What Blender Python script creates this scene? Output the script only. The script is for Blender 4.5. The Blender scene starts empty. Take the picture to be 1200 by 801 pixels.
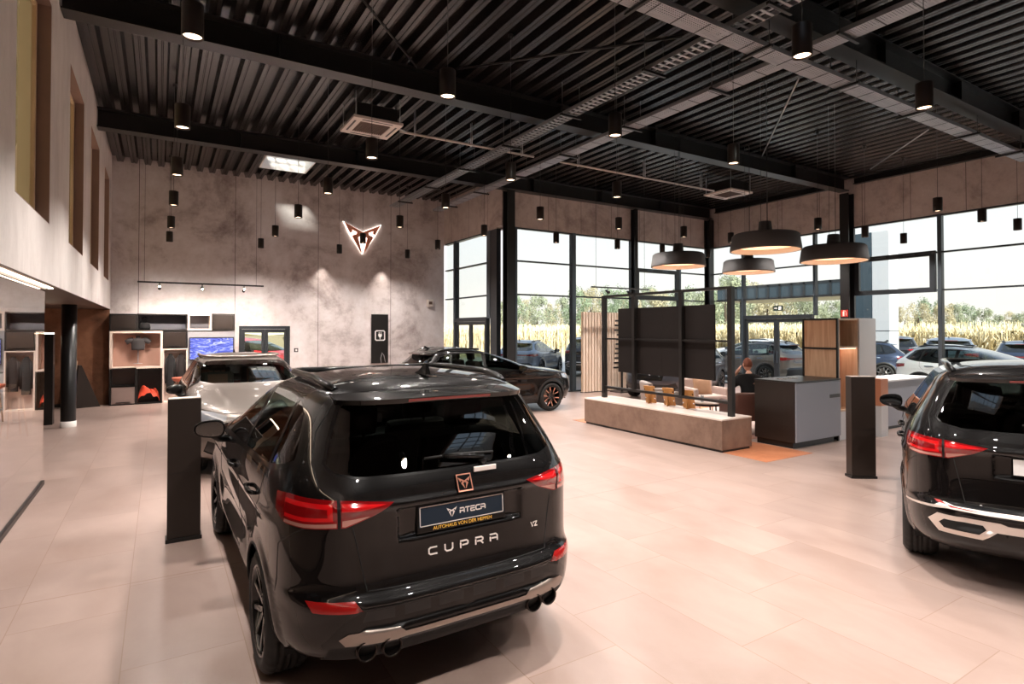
import bpy, bmesh, math, random
import numpy as np
from mathutils import Vector, Matrix
from mathutils.geometry import delaunay_2d_cdt

random.seed(7)
rng = np.random.default_rng(7)
C = bpy.context.scene.collection
PI = math.pi

# ------------------------------------------------------------------ camera
YAW, PITCH, FPX, CY, CAM_H = 0.551, 0.01457, 672.0, 376.3, 1.95
cam_d = bpy.data.cameras.new('camera')
cam = bpy.data.objects.new('camera', cam_d)
C.objects.link(cam)
cam.location = (0, 0, CAM_H)
cam.rotation_euler = (PI / 2 + PITCH, 0, -YAW)
cam_d.sensor_fit = 'HORIZONTAL'
cam_d.sensor_width = 36
cam_d.lens = FPX / 1200 * 36
cam_d.shift_y = -(400.5 - CY) / 1200
cam_d.clip_end = 800
bpy.context.scene.camera = cam


def cam_axes():
    f = np.array([math.sin(YAW) * math.cos(PITCH), math.cos(YAW) * math.cos(PITCH), math.sin(PITCH)])
    r = np.array([math.cos(YAW), -math.sin(YAW), 0.0])
    return r, np.cross(r, f), f


def ray(x, y):
    r, u, f = cam_axes()
    return f + r * (x - 600) / FPX - u * (y - CY) / FPX


def at_y(x, y, Y):
    d = ray(x, y)
    return np.array([0, 0, CAM_H]) + d * Y / d[1]


def at_x(x, y, X):
    d = ray(x, y)
    return np.array([0, 0, CAM_H]) + d * X / d[0]


def at_z(x, y, z=0.0):
    d = ray(x, y)
    return np.array([0, 0, CAM_H]) + d * (z - CAM_H) / d[2]


# ------------------------------------------------------------------ object helpers
def link(o, parent=None):
    C.objects.link(o)
    if parent is not None:
        o.parent = parent
    return o


def tag(o, label, cat, group=None):
    o['label'] = label
    o['category'] = cat
    if group:
        o['group'] = group
    return o


def thing(name, label, cat, loc=(0, 0, 0), rotz=0.0, group=None):
    o = bpy.data.objects.new(name, None)
    o.empty_display_size = 0.2
    link(o)
    o.location = loc
    o.rotation_euler = (0, 0, rotz)
    return tag(o, label, cat, group)


def dup_tree(o, parent=None):
    c = o.copy()
    C.objects.link(c)
    c.parent = parent
    for ch in list(o.children):
        dup_tree(ch, c)
    return c


class MB:
    """collects geometry for ONE mesh object"""

    def __init__(self):
        self.v, self.f, self.mi, self.sm = [], [], [], []

    def add(self, vs, fs, mi=0, smooth=False):
        b = len(self.v)
        self.v += [tuple(map(float, p)) for p in vs]
        for f in fs:
            self.f.append([i + b for i in f])
            self.mi.append(mi)
            self.sm.append(smooth)
        return self

    def box(self, x0, x1, y0, y1, z0, z1, mi=0, M=None, bev=0.0):
        if bev > 0:
            bm = bmesh.new()
            bmesh.ops.create_cube(bm, size=1)
            for v in bm.verts:
                v.co = Vector(((x0 + x1) / 2 + v.co.x * (x1 - x0), (y0 + y1) / 2 + v.co.y * (y1 - y0), (z0 + z1) / 2 + v.co.z * (z1 - z0)))
            bmesh.ops.bevel(bm, geom=list(bm.edges), offset=bev, segments=2, affect='EDGES', profile=0.6)
            bm.verts.index_update()
            vs = [v.co.copy() for v in bm.verts]
            fs = [[v.index for v in f.verts] for f in bm.faces]
            bm.free()
        else:
            vs = [Vector((x, y, z)) for z in (z0, z1) for y in (y0, y1) for x in (x0, x1)]
            fs = [(0, 2, 3, 1), (4, 5, 7, 6), (0, 1, 5, 4), (2, 6, 7, 3), (0, 4, 6, 2), (1, 3, 7, 5)]
        if M is not None:
            vs = [M @ v for v in vs]
        return self.add(vs, fs, mi)

    def tube(self, pts, r, n=8, mi=0, caps=True, closed=False, sx=1.0, sy=1.0):
        pts = [Vector(p) for p in pts]
        rs = r if isinstance(r, (list, tuple)) else [r] * len(pts)
        rings = []
        m = len(pts)
        up = None
        for i, p in enumerate(pts):
            a = pts[i - 1] if (i > 0 or closed) else p
            b = pts[(i + 1) % m] if (i < m - 1 or closed) else p
            d = (b - a).normalized() if (b - a).length > 1e-9 else Vector((0, 0, 1))
            if up is None:
                up = Vector((0, 0, 1)) if abs(d.z) < 0.9 else Vector((1, 0, 0))
            s = d.cross(up)
            s.normalize()
            up = s.cross(d).normalized()
            rings.append([p + s * math.cos(2 * PI * k / n) * rs[i] * sx + up * math.sin(2 * PI * k / n) * rs[i] * sy for k in range(n)])
        vs = [q for R in rings for q in R]
        fs = []
        for i in range(m if closed else m - 1):
            j = (i + 1) % m
            for k in range(n):
                l = (k + 1) % n
                fs.append((i * n + k, i * n + l, j * n + l, j * n + k))
        self.add(vs, fs, mi, True)
        if caps and not closed:
            self.add(rings[0], [list(range(n))[::-1]], mi)
            self.add(rings[-1], [list(range(n))], mi)
        return self

    def lathe(self, prof, n=24, mi=0, M=None, smooth=True, closed=False, axis='z'):
        """prof: list of (r, h)"""
        vs = []
        for (r, h) in prof:
            for k in range(n):
                a = 2 * PI * k / n
                if axis == 'z':
                    vs.append(Vector((r * math.cos(a), r * math.sin(a), h)))
                elif axis == 'x':
                    vs.append(Vector((h, r * math.cos(a), r * math.sin(a))))
                else:
                    vs.append(Vector((r * math.cos(a), h, r * math.sin(a))))
        if M is not None:
            vs = [M @ v for v in vs]
        fs = []
        m = len(prof)
        for i in range(m if closed else m - 1):
            j = (i + 1) % m
            for k in range(n):
                l = (k + 1) % n
                fs.append((i * n + k, i * n + l, j * n + l, j * n + k))
        return self.add(vs, fs, mi, smooth)

    def prism(self, poly, fn, d0, d1, mi=0):
        """extrude a 2D polygon; fn(a, b, d) -> 3D point"""
        n = len(poly)
        vs = [fn(a, b, d0) for a, b in poly] + [fn(a, b, d1) for a, b in poly]
        tris = tess(poly)
        fs = [tuple(t[::-1]) for t in tris] + [tuple(i + n for i in t) for t in tris]
        fs += [(i, (i + 1) % n, (i + 1) % n + n, i + n) for i in range(n)]
        return self.add(vs, fs, mi)

    def mesh(self, name):
        me = bpy.data.meshes.new(name)
        me.from_pydata(self.v, [], self.f)
        me.polygons.foreach_set('material_index', self.mi)
        me.polygons.foreach_set('use_smooth', self.sm)
        me.update()
        return me

    def build(self, name, mats, parent=None, fix=True, loc=None):
        me = self.mesh(name)
        if fix:
            bm = bmesh.new()
            bm.from_mesh(me)
            bmesh.ops.remove_doubles(bm, verts=bm.verts, dist=1e-5)
            bmesh.ops.recalc_face_normals(bm, faces=bm.faces)
            bm.to_mesh(me)
            bm.free()
        for m in (mats if isinstance(mats, (list, tuple)) else [mats]):
            me.materials.append(m)
        o = bpy.data.objects.new(name, me)
        link(o, parent)
        if loc is not None:
            o.location = loc
        return o


def tess(poly):
    from mathutils.geometry import tessellate_polygon
    return [tuple(t) for t in tessellate_polygon([[Vector((a, b, 0)) for a, b in poly]])]


def structure(name, mb, mats, parent=None, **k):
    o = mb.build(name, mats, parent, **k)
    if parent is None:
        o['kind'] = 'structure'
    return o


# ------------------------------------------------------------------ materials
def rgb(h):
    """sRGB 0-255 triple -> linear"""
    out = []
    for c in h:
        c = c / 255
        out.append(c / 12.92 if c <= 0.04045 else ((c + 0.055) / 1.055) ** 2.4)
    return (*out, 1)


def new_mat(name):
    m = bpy.data.materials.new(name)
    m.use_nodes = True
    nt = m.node_tree
    b = nt.nodes['Principled BSDF']
    return m, nt, b


def N(nt, typ, **kw):
    n = nt.nodes.new(typ)
    for k, v in kw.items():
        if k.startswith('i_'):
            key = k[2:].replace('_', ' ')
            n.inputs[key].default_value = v
        else:
            setattr(n, k, v)
    return n


def L(nt, a, b):
    nt.links.new(a, b)


def plain(name, col, rough=0.5, metal=0.0, coat=0.0, spec=0.5, noise=0.0, nscale=8.0, bump=0.0, bscale=60.0, emit=None, estr=0.0):
    m, nt, b = new_mat(name)
    b.inputs['Base Color'].default_value = rgb(col)
    b.inputs['Roughness'].default_value = rough
    b.inputs['Metallic'].default_value = metal
    b.inputs['Coat Weight'].default_value = coat
    b.inputs['Coat Roughness'].default_value = 0.03
    b.inputs['Specular IOR Level'].default_value = spec
    if emit:
        b.inputs['Emission Color'].default_value = rgb(emit)
        b.inputs['Emission Strength'].default_value = estr
    if noise > 0 or bump > 0:
        tc = N(nt, 'ShaderNodeTexCoord')
        if noise > 0:
            nz = N(nt, 'ShaderNodeTexNoise', i_Scale=nscale, i_Detail=6.0)
            L(nt, tc.outputs['Object'], nz.inputs['Vector'])
            mx = N(nt, 'ShaderNodeMixRGB')
            c = rgb(col)
            mx.inputs[1].default_value = (c[0] * (1 - noise), c[1] * (1 - noise), c[2] * (1 - noise), 1)
            mx.inputs[2].default_value = (min(1, c[0] * (1 + noise)), min(1, c[1] * (1 + noise)), min(1, c[2] * (1 + noise)), 1)
            L(nt, nz.outputs['Fac'], mx.inputs[0])
            L(nt, mx.outputs[0], b.inputs['Base Color'])
        if bump > 0:
            nz2 = N(nt, 'ShaderNodeTexNoise', i_Scale=bscale, i_Detail=4.0)
            L(nt, tc.outputs['Object'], nz2.inputs['Vector'])
            bp = N(nt, 'ShaderNodeBump', i_Strength=bump, i_Distance=0.01)
            L(nt, nz2.outputs['Fac'], bp.inputs['Height'])
            L(nt, bp.outputs[0], b.inputs['Normal'])
    return m


def emissive(name, col, strength):
    m, nt, b = new_mat(name)
    b.inputs['Base Color'].default_value = (0.8, 0.8, 0.8, 1)
    b.inputs['Emission Color'].default_value = rgb(col)
    b.inputs['Emission Strength'].default_value = strength
    return m


def glass_mat(name, tint=(255, 255, 255), rough=0.0, ior=1.5, boost=1.0):
    """thin pane: clear transmission plus a Fresnel reflection"""
    m, nt, b = new_mat(name)
    nt.nodes.remove(b)
    out = nt.nodes['Material Output']
    tr = N(nt, 'ShaderNodeBsdfTransparent')
    tr.inputs['Color'].default_value = rgb(tint)
    gl = N(nt, 'ShaderNodeBsdfGlossy')
    gl.inputs['Roughness'].default_value = rough
    gl.inputs['Color'].default_value = (1, 1, 1, 1)
    fr = N(nt, 'ShaderNodeFresnel')
    fr.inputs['IOR'].default_value = ior
    mx = N(nt, 'ShaderNodeMixShader')
    # reflect on the entry face only (the thin pane does not bend light)
    ge = N(nt, 'ShaderNodeNewGeometry')
    iv = N(nt, 'ShaderNodeMath', operation='MULTIPLY_ADD')
    iv.inputs[1].default_value = -boost
    iv.inputs[2].default_value = boost
    L(nt, ge.outputs['Backfacing'], iv.inputs[0])
    mu = N(nt, 'ShaderNodeMath', operation='MULTIPLY', use_clamp=True)
    L(nt, fr.outputs[0], mu.inputs[0])
    L(nt, iv.outputs[0], mu.inputs[1])
    L(nt, mu.outputs[0], mx.inputs[0])
    L(nt, tr.outputs[0], mx.inputs[1])
    L(nt, gl.outputs[0], mx.inputs[2])
    L(nt, mx.outputs[0], out.inputs['Surface'])
    return m


def ramp(nt, stops):
    r = N(nt, 'ShaderNodeValToRGB')
    e = r.color_ramp.elements
    e[0].position, e[0].color = stops[0][0], stops[0][1]
    e[1].position, e[1].color = stops[1][0], stops[1][1]
    for p, c in stops[2:]:
        x = e.new(p)
        x.color = c
    return r


def concrete(name, dark, mid, light, scale=0.55, seam=None, seam_axis=0, rough=0.75, vert=False, seam_off=0.0):
    """trowelled concrete look: cloudy blotches, fine speckle, optional panel joints"""
    m, nt, b = new_mat(name)
    tc = N(nt, 'ShaderNodeTexCoord')
    mp = N(nt, 'ShaderNodeMapping')
    L(nt, tc.outputs['Object'], mp.inputs['Vector'])
    if vert:
        mp.inputs['Scale'].default_value = (1, 1, 0.35)
    n1 = N(nt, 'ShaderNodeTexNoise', i_Scale=scale, i_Detail=9.0, i_Roughness=0.66, i_Distortion=0.6)
    n2 = N(nt, 'ShaderNodeTexNoise', i_Scale=scale * 6, i_Detail=8.0, i_Roughness=0.7)
    n3 = N(nt, 'ShaderNodeTexNoise', i_Scale=60.0, i_Detail=3.0)
    for n in (n1, n2, n3):
        L(nt, mp.outputs[0], n.inputs['Vector'])
    ad = N(nt, 'ShaderNodeMixRGB', blend_type='OVERLAY')
    ad.inputs[0].default_value = 0.55
    L(nt, n1.outputs['Fac'], ad.inputs[1])
    L(nt, n2.outputs['Fac'], ad.inputs[2])
    r = ramp(nt, [(0.28, rgb(dark)), (0.72, rgb(light)), (0.48, rgb(mid))])
    L(nt, ad.outputs[0], r.inputs[0])
    col = r.outputs[0]
    sp = N(nt, 'ShaderNodeMixRGB', blend_type='MULTIPLY')
    sp.inputs[0].default_value = 0.12
    L(nt, col, sp.inputs[1])
    L(nt, n3.outputs['Fac'], sp.inputs[2])
    col = sp.outputs[0]
    if seam:
        sx = N(nt, 'ShaderNodeSeparateXYZ')
        L(nt, tc.outputs['Object'], sx.inputs[0])
        a0 = N(nt, 'ShaderNodeMath', operation='ADD')
        a0.inputs[1].default_value = 100 * seam + seam_off
        L(nt, sx.outputs[seam_axis], a0.inputs[0])
        md = N(nt, 'ShaderNodeMath', operation='MODULO')
        md.inputs[1].default_value = seam
        L(nt, a0.outputs[0], md.inputs[0])
        lt = N(nt, 'ShaderNodeMath', operation='LESS_THAN')
        lt.inputs[1].default_value = 0.014
        L(nt, md.outputs[0], lt.inputs[0])
        mx = N(nt, 'ShaderNodeMixRGB')
        mx.inputs[2].default_value = rgb([c * 0.62 for c in dark])
        L(nt, lt.outputs[0], mx.inputs[0])
        L(nt, col, mx.inputs[1])
        col = mx.outputs[0]
    L(nt, col, b.inputs['Base Color'])
    b.inputs['Roughness'].default_value = rough
    bp = N(nt, 'ShaderNodeBump', i_Strength=0.12, i_Distance=0.02)
    L(nt, n2.outputs['Fac'], bp.inputs['Height'])
    L(nt, bp.outputs[0], b.inputs['Normal'])
    return m


def tile_floor(name):
    """large porcelain tiles 0.65 x 1.28 m, each row shifted by a third"""
    m, nt, b = new_mat(name)
    tc = N(nt, 'ShaderNodeTexCoord')
    sx = N(nt, 'ShaderNodeSeparateXYZ')
    L(nt, tc.outputs['Object'], sx.inputs[0])

    def math_(op, a, c=None, d=None):
        n = N(nt, 'ShaderNodeMath', operation=op)
        for i, q in enumerate((a, c, d)):
            if q is None:
                continue
            if isinstance(q, (int, float)):
                n.inputs[i].default_value = q
            else:
                L(nt, q, n.inputs[i])
        return n.outputs[0]

    X, Y = sx.outputs[0], sx.outputs[1]
    W, H, G = 0.65, 1.28, 0.0055
    fx = math_('DIVIDE', math_('ADD', X, 0.18), W)
    k = math_('FLOOR', fx)
    u = math_('MULTIPLY', math_('SUBTRACT', fx, k), W)
    yo = math_('DIVIDE', math_('SUBTRACT', Y, math_('ADD', math_('MULTIPLY', k, 0.43), 0.14)), H)
    j = math_('FLOOR', yo)
    v = math_('MULTIPLY', math_('SUBTRACT', yo, j), H)
    g1 = math_('LESS_THAN', u, G)
    g2 = math_('LESS_THAN', v, G)
    g3 = math_('LESS_THAN', math_('ABSOLUTE', math_('SUBTRACT', Y, 5.32)), 0.006)
    line = math_('MAXIMUM', math_('MAXIMUM', g1, g2), g3)
    # per tile tone
    cv = N(nt, 'ShaderNodeCombineXYZ')
    L(nt, k, cv.inputs[0])
    L(nt, j, cv.inputs[1])
    wn = N(nt, 'ShaderNodeTexWhiteNoise', noise_dimensions='3D')
    L(nt, cv.outputs[0], wn.inputs['Vector'])
    # cloudy veining, different on each tile
    off = N(nt, 'ShaderNodeVectorMath', operation='MULTIPLY_ADD')
    L(nt, cv.outputs[0], off.inputs[0])
    off.inputs[1].default_value = (3.7, 5.3, 0)
    L(nt, tc.outputs['Object'], off.inputs[2])
    mp = N(nt, 'ShaderNodeMapping')
    mp.inputs['Scale'].default_value = (1.0, 0.55, 1)
    mp.inputs['Rotation'].default_value = (0, 0, 0.5)
    L(nt, off.outputs[0], mp.inputs['Vector'])
    n1 = N(nt, 'ShaderNodeTexNoise', i_Scale=2.0, i_Detail=6.0, i_Roughness=0.55, i_Distortion=0.35)
    L(nt, mp.outputs[0], n1.inputs['Vector'])
    r = ramp(nt, [(0.30, rgb((148, 126, 116))), (0.70, rgb((166, 145, 136))), (0.5, rgb((157, 136, 127)))])
    L(nt, n1.outputs['Fac'], r.inputs[0])
    hv = N(nt, 'ShaderNodeHueSaturation')
    L(nt, r.outputs[0], hv.inputs['Color'])
    L(nt, math_('ADD', math_('MULTIPLY', wn.outputs['Value'], 0.10), 0.94), hv.inputs['Value'])
    mx = N(nt, 'ShaderNodeMixRGB')
    mx.inputs[2].default_value = rgb((132, 106, 90))
    L(nt, math_('MULTIPLY', line, 0.8), mx.inputs[0])
    L(nt, hv.outputs[0], mx.inputs[1])
    L(nt, mx.outputs[0], b.inputs['Base Color'])
    rr = N(nt, 'ShaderNodeMapRange')
    rr.inputs['To Min'].default_value = 0.285
    rr.inputs['To Max'].default_value = 0.33
    L(nt, n1.outputs['Fac'], rr.inputs['Value'])
    L(nt, rr.outputs[0], b.inputs['Roughness'])
    b.inputs['Specular IOR Level'].default_value = 0.5
    return m


def wood_mat(name, c0, c1, rough=0.45, axis=2, scale=1.0):
    m, nt, b = new_mat(name)
    tc = N(nt, 'ShaderNodeTexCoord')
    mp = N(nt, 'ShaderNodeMapping')
    s = [14 * scale] * 3
    s[axis] = 1.1 * scale
    mp.inputs['Scale'].default_value = s
    L(nt, tc.outputs['Object'], mp.inputs['Vector'])
    n1 = N(nt, 'ShaderNodeTexNoise', i_Scale=1.0, i_Detail=7.0, i_Distortion=1.0)
    L(nt, mp.outputs[0], n1.inputs['Vector'])
    r = ramp(nt, [(0.3, rgb(c0)), (0.7, rgb(c1))])
    L(nt, n1.outputs['Fac'], r.inputs[0])
    L(nt, r.outputs[0], b.inputs['Base Color'])
    b.inputs['Roughness'].default_value = rough
    return m


M = {}
M['floor'] = tile_floor('porcelain_tile')
M['concrete_back'] = concrete('concrete_back', (142, 128, 125), (202, 193, 191), (224, 219, 219), 0.5, seam=2.35, seam_axis=0, seam_off=0.5)
M['concrete_left'] = concrete('concrete_left', (204, 196, 192), (226, 219, 215), (238, 232, 229), 0.8, vert=True)
M['concrete_band_x'] = concrete('concrete_band_x', (146, 131, 125), (190, 176, 169), (208, 196, 190), 0.7, seam=1.27, seam_axis=0)
M['concrete_band_y'] = concrete('concrete_band_y', (146, 131, 125), (190, 176, 169), (208, 196, 190), 0.7, seam=1.27, seam_axis=1)
M['brown_wall'] = concrete('brown_plaster', (98, 62, 42), (136, 92, 66), (160, 112, 84), 0.9)
M['bench'] = concrete('bench_veneer', (104, 80, 66), (124, 98, 83), (140, 114, 98), 1.2)
M['bench_top'] = plain('bench_top', (214, 200, 190), 0.3, noise=0.04)
M['deck'] = plain('black_deck_paint', (24, 21, 20), 0.26, spec=1.0, noise=0.12, nscale=5)
M['steel'] = plain('black_steel_paint', (26, 25, 25), 0.34, spec=0.5, noise=0.08, nscale=6)
M['frame'] = plain('anthracite_frame', (48, 52, 56), 0.38, metal=0.2)
M['mullion_cap'] = plain('mullion_aluminium', (86, 96, 104), 0.32, metal=0.6)
M['galv'] = plain('galvanised_steel', (176, 178, 182), 0.42, metal=0.75, noise=0.15, nscale=18)
M['pipe_white'] = plain('painted_pipe', (190, 184, 178), 0.4)
M['black'] = plain('black_satin', (22, 20, 19), 0.38)
M['black_matte'] = plain('black_matte', (24, 22, 21), 0.65)
M['brown_black'] = plain('bronze_black', (34, 25, 20), 0.42)
M['white'] = plain('white_paint', (226, 222, 217), 0.5)
M['soffit'] = plain('dark_soffit', (92, 72, 62), 0.5)
M['ac_white'] = plain('white_plastic', (205, 196, 188), 0.45)
M['glass'] = glass_mat('window_glass', (250, 253, 252), ior=1.4, boost=1.3)
M['partition_glass'] = glass_mat('partition_glass', (240, 238, 234), ior=1.6, boost=1.7)
M['lamp_lens'] = emissive('lamp_lens', (255, 214, 178), 5.0)
M['led_warm'] = emissive('led_warm', (255, 226, 196), 6.0)
M['led_sign'] = emissive('led_sign', (255, 236, 222), 1.8)
M['copper'] = plain('copper_paint', (150, 88, 68), 0.38, metal=0.55)
M['copper_dark'] = plain('copper_dark', (118, 62, 46), 0.45, metal=0.3)
M['wood_oak'] = wood_mat('oak', (184, 144, 112), (212, 176, 144))
M['wood_pale'] = wood_mat('pale_wood', (196, 168, 138), (222, 200, 174))
M['wood_blind'] = plain('lit_ochre_blind', (176, 150, 108), 0.6, noise=0.06, emit=(190, 160, 112), estr=0.42)  # emission stands in for office lights behind the blind
M['wood_amber'] = wood_mat('amber_board', (170, 112, 58), (196, 142, 84))
M['grey_lac'] = plain('grey_lacquer', (134, 134, 138), 0.4)
M['grey_lac_light'] = plain('pale_grey_lacquer', (212, 214, 216), 0.4)
M['grey_blue'] = plain('blue_grey_laminate', (134, 138, 148), 0.35)
M['leather'] = plain('brown_leather', (98, 64, 54), 0.5, bump=0.1)
M['fabric_grey'] = plain('grey_fabric', (150, 140, 134), 0.9, bump=0.3, bscale=200)
M['fabric_cream'] = plain('cream_fabric', (176, 156, 148), 0.9, bump=0.3, bscale=200)
M['rug'] = concrete('copper_floor', (170, 104, 70), (190, 122, 86), (206, 140, 102), 1.6, rough=0.4)
M['screen'] = plain('matte_screen_back', (20, 14, 12), 0.6, spec=0.25)
M['cloth_black'] = plain('black_cloth', (20, 20, 22), 0.9, bump=0.2, bscale=120)
M['cloth_orange'] = plain('orange_cloth', (196, 62, 34), 0.75)
M['skin'] = plain('skin', (206, 156, 132), 0.55)
M['hair'] = plain('auburn_hair', (112, 58, 34), 0.7, bump=0.4, bscale=160)
M['chrome'] = plain('chrome', (200, 200, 202), 0.12, metal=1.0)
M['red'] = plain('red_sign', (190, 40, 30), 0.45)
M['stool_wood'] = wood_mat('stool_beech', (188, 146, 110), (214, 176, 142))
M['terracotta'] = plain('terracotta_shell', (190, 104, 80), 0.5)
M['ext_glass'] = plain('teal_facade_glass', (58, 74, 84), 0.2, metal=0.0)
# ------------------------------------------------------------------ room shell
XL, XD, YB, YC, XA = -1.108, 17.5, 18.4, 14.4, 8.5
ZD, ZT, ZB = 6.42, 6.56, 5.0          # rib bottoms, rib tops, underside of the concrete band
YN = -5.0                              # wall behind the camera
XW = -6.0

structure('floor', MB().box(XW, XD + 0.02, YN, YB + 0.3, -0.2, 0.0), M['floor'])


def wall_boxes(mb, a0, a1, z0, z1, holes, mk):
    """rectangle a0..a1 x z0..z1 with rectangular holes; mk(a0,a1,z0,z1) adds a box"""
    xs = sorted({a0, a1} | {h[0] for h in holes} | {h[1] for h in holes})
    for i in range(len(xs) - 1):
        p, q = xs[i], xs[i + 1]
        hs = sorted([(h[2], h[3]) for h in holes if h[0] <= p + 1e-6 and h[1] >= q - 1e-6])
        z = z0
        for (u, w) in hs:
            if u > z + 1e-6:
                mk(p, q, z, u)
            z = w
        if z < z1 - 1e-6:
            mk(p, q, z, z1)


# left upper wall with recessed windows looking into the offices
left_win = []
for (x0, y0, x1, y1, xt, yt) in [(17.5, 208, 58, 252, 59.5, 20), (80.5, 274, 97, 296, 98, 133), (105.5, 307, 115.3, 316.5, 115.7, 189), (121.5, 326, 127, 330.5, 126.5, 222)]:
    A, B, T = at_x(x0, y0, XL), at_x(x1, y1, XL), at_x(xt, yt, XL)
    left_win.append((A[1], B[1]))
zwin = (3.18, 5.75)
holes = [(a, b, zwin[0], zwin[1]) for a, b in left_win]
mb = MB()
wall_boxes(mb, YN, YB + 0.3, 2.49, ZT, holes, lambda a, b, z0, z1: mb.box(XL - 0.35, XL, a, b, z0, z1))
structure('wall_left', mb, M['concrete_left'])
brown_reveal = plain('reveal_brown', (134, 108, 98), 0.6, noise=0.08)
for i, (a, b) in enumerate(left_win):
    w = bpy.data.objects.new('window_%d' % (i + 1), None)
    link(w)
    w['kind'] = 'structure'
    r = MB()
    r.box(XL - 0.33, XL - 0.002, b - 0.012, b - 0.002, zwin[0] + .002, zwin[1] - .002)
    r.box(XL - 0.33, XL - 0.002, a + 0.002, a + 0.012, zwin[0] + .002, zwin[1] - .002)
    r.box(XL - 0.33, XL - 0.002, a + .002, b - .002, zwin[1] - 0.012, zwin[1] - 0.002)
    r.box(XL - 0.33, XL - 0.002, a + .002, b - .002, zwin[0] + 0.002, zwin[0] + 0.012)
    r.build('reveal', brown_reveal, w)
    f = MB()
    for (p, q, z0, z1) in [(a + .012, a + .08, *zwin), (b - .08, b - .012, *zwin), (a + .08, b - .08, zwin[0] + .012, zwin[0] + .08), (a + .08, b - .08, zwin[1] - .08, zwin[1] - .012)]:
        f.box(XL - .20, XL - .13, p, q, z0 + .012, z1 - .012, bev=0.004)
    f.build('window_frame', M['wood_pale'], w)
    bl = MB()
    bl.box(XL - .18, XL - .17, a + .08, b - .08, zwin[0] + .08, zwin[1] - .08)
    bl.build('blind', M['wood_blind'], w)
    MB().box(XL - .155, XL - .149, a + .078, b - .078, zwin[0] + .078, zwin[1] - .078).build('pane', M['glass'], w)

# back wall with the glazed door
DX0, DX1, DZ = 1.97, 3.38, 2.06
mb = MB()
wall_boxes(mb, XL - .35, XA, 0, ZT, [(DX0, DX1, 0, DZ)], lambda a, b, z0, z1: mb.box(a, b, YB, YB + 0.3, z0, z1))
structure('wall_back', mb, M['concrete_back'])
# lower zone under the gallery
structure('wall_gallery', MB().box(XW, -1.125, YB - .1, YB + 0.3, 0, 2.49), M['brown_wall'])
structure('wall_outer', MB().box(XW - .2, XW, YN, YB + .3, 0, 2.7), M['brown_wall'])
structure('ceiling_gallery', MB().box(XW, XL - .004, YN, YB - .1, 2.484, 2.60), M['soffit'])
structure('wall_near', MB().box(XW, XD, YN - .3, YN, 0, ZT), M['concrete_back'])
structure('baseboard_gallery', MB().box(XW, XL - .37, YB - .125, YB - .1, 0, .08), M['brown_black'])

# concrete band over the glazing
structure('wall_far', MB().box(XA, XD + .3, YC, YC + .3, ZB, ZT), M['concrete_band_x'])
structure('wall_right', MB().box(XD, XD + .3, YN, YC, ZB, ZT), M['concrete_band_y'])
structure('wall_step', MB().box(XA, XA + .3, YC + .3, YB + .3, ZB - .05, ZT), M['concrete_band_y'])

# corrugated deck, ribs run along Y, holes for the rooflights
SKYL = [(XL - .02 + i * .31, XL - .02 + (i + 4) * .31, c, d) for i, c, d in ((11, 14.5, 17.0), (18, -1.75, .35), (12, .55, 2.6))]
PITCH_R = 0.31
mb = MB()
nr = int((XD - XL) / PITCH_R) + 2
for i in range(nr):
    x0 = XL - 0.02 + i * PITCH_R
    if x0 > XD:
        break
    y1 = YB + .02 if x0 < XA else YC + .02
    segs = [(YN, y1)]
    for (a, b, c, d) in SKYL:
        if x0 + PITCH_R > a + .01 and x0 < b - .01:
            new = []
            for (p, q) in segs:
                if d <= p or c >= q:
                    new.append((p, q))
                else:
                    new += [(p, c), (d, q)]
            segs = new
    prof = [(0, ZT), (.10, ZT), (.135, ZD), (.275, ZD), (.31, ZT)]
    # small stiffening groove in the flange
    prof = [(0, ZT), (.10, ZT), (.135, ZD), (.19, ZD), (.198, ZD + .012), (.212, ZD + .012), (.22, ZD), (.275, ZD), (.31, ZT)]
    for (p, q) in segs:
        if q - p < .05:
            continue
        n = len(prof)
        vs = [(x0 + u, p, z) for u, z in prof] + [(x0 + u, q, z) for u, z in prof]
        mb.add(vs, [(k, k + 1, k + 1 + n, k + n) for k in range(n - 1)])
structure('ceiling', mb, M['deck'])
structure('ceiling_roof', (lambda m: (wall_boxes(m, XW, XD + .3, YN - .3, YB + .3, [(a - .02, b + .02, c, d) for a, b, c, d in SKYL] + [(XA + .3, XD + .3, YC + .3, YB + .3)], lambda a, b, c, d: m.box(a, b, c, d, ZT + .02, ZT + .25)), m)[1])(MB()), M['black_matte'])
for i, (a, b, c, d) in enumerate(SKYL):
    w = bpy.data.objects.new('window_%d' % (10 + i), None)
    link(w)
    w['kind'] = 'structure'
    m = MB()
    for (p, q, r, s) in [(a, a + .03, c, d), (b - .03, b, c, d), (a + .03, b - .03, c, c + .03), (a + .03, b - .03, d - .03, d)]:
        m.box(p, q, r, s, ZD - .02, ZT + .5)
    m.build('upstand', M['white'], w)
    g = MB()
    for k in range(1, 4):
        x = a + (b - a) * k / 4
        g.box(x - .012, x + .012, c + .03, d - .03, ZT + .30, ZT + .34)
    for k in range(1, 8):
        y = c + (d - c) * k / 8
        g.box(a + .03, b - .03, y - .012, y + .012, ZT + .30, ZT + .34)
    g.build('glazing_bars', M['galv'], w)
    MB().box(a + .03, b - .03, c + .03, d - .03, ZT + .40, ZT + .42).build('pane', M['glass'], w)

# ------------------------------------------------------------------ glazed facades
wn = [20]


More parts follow.
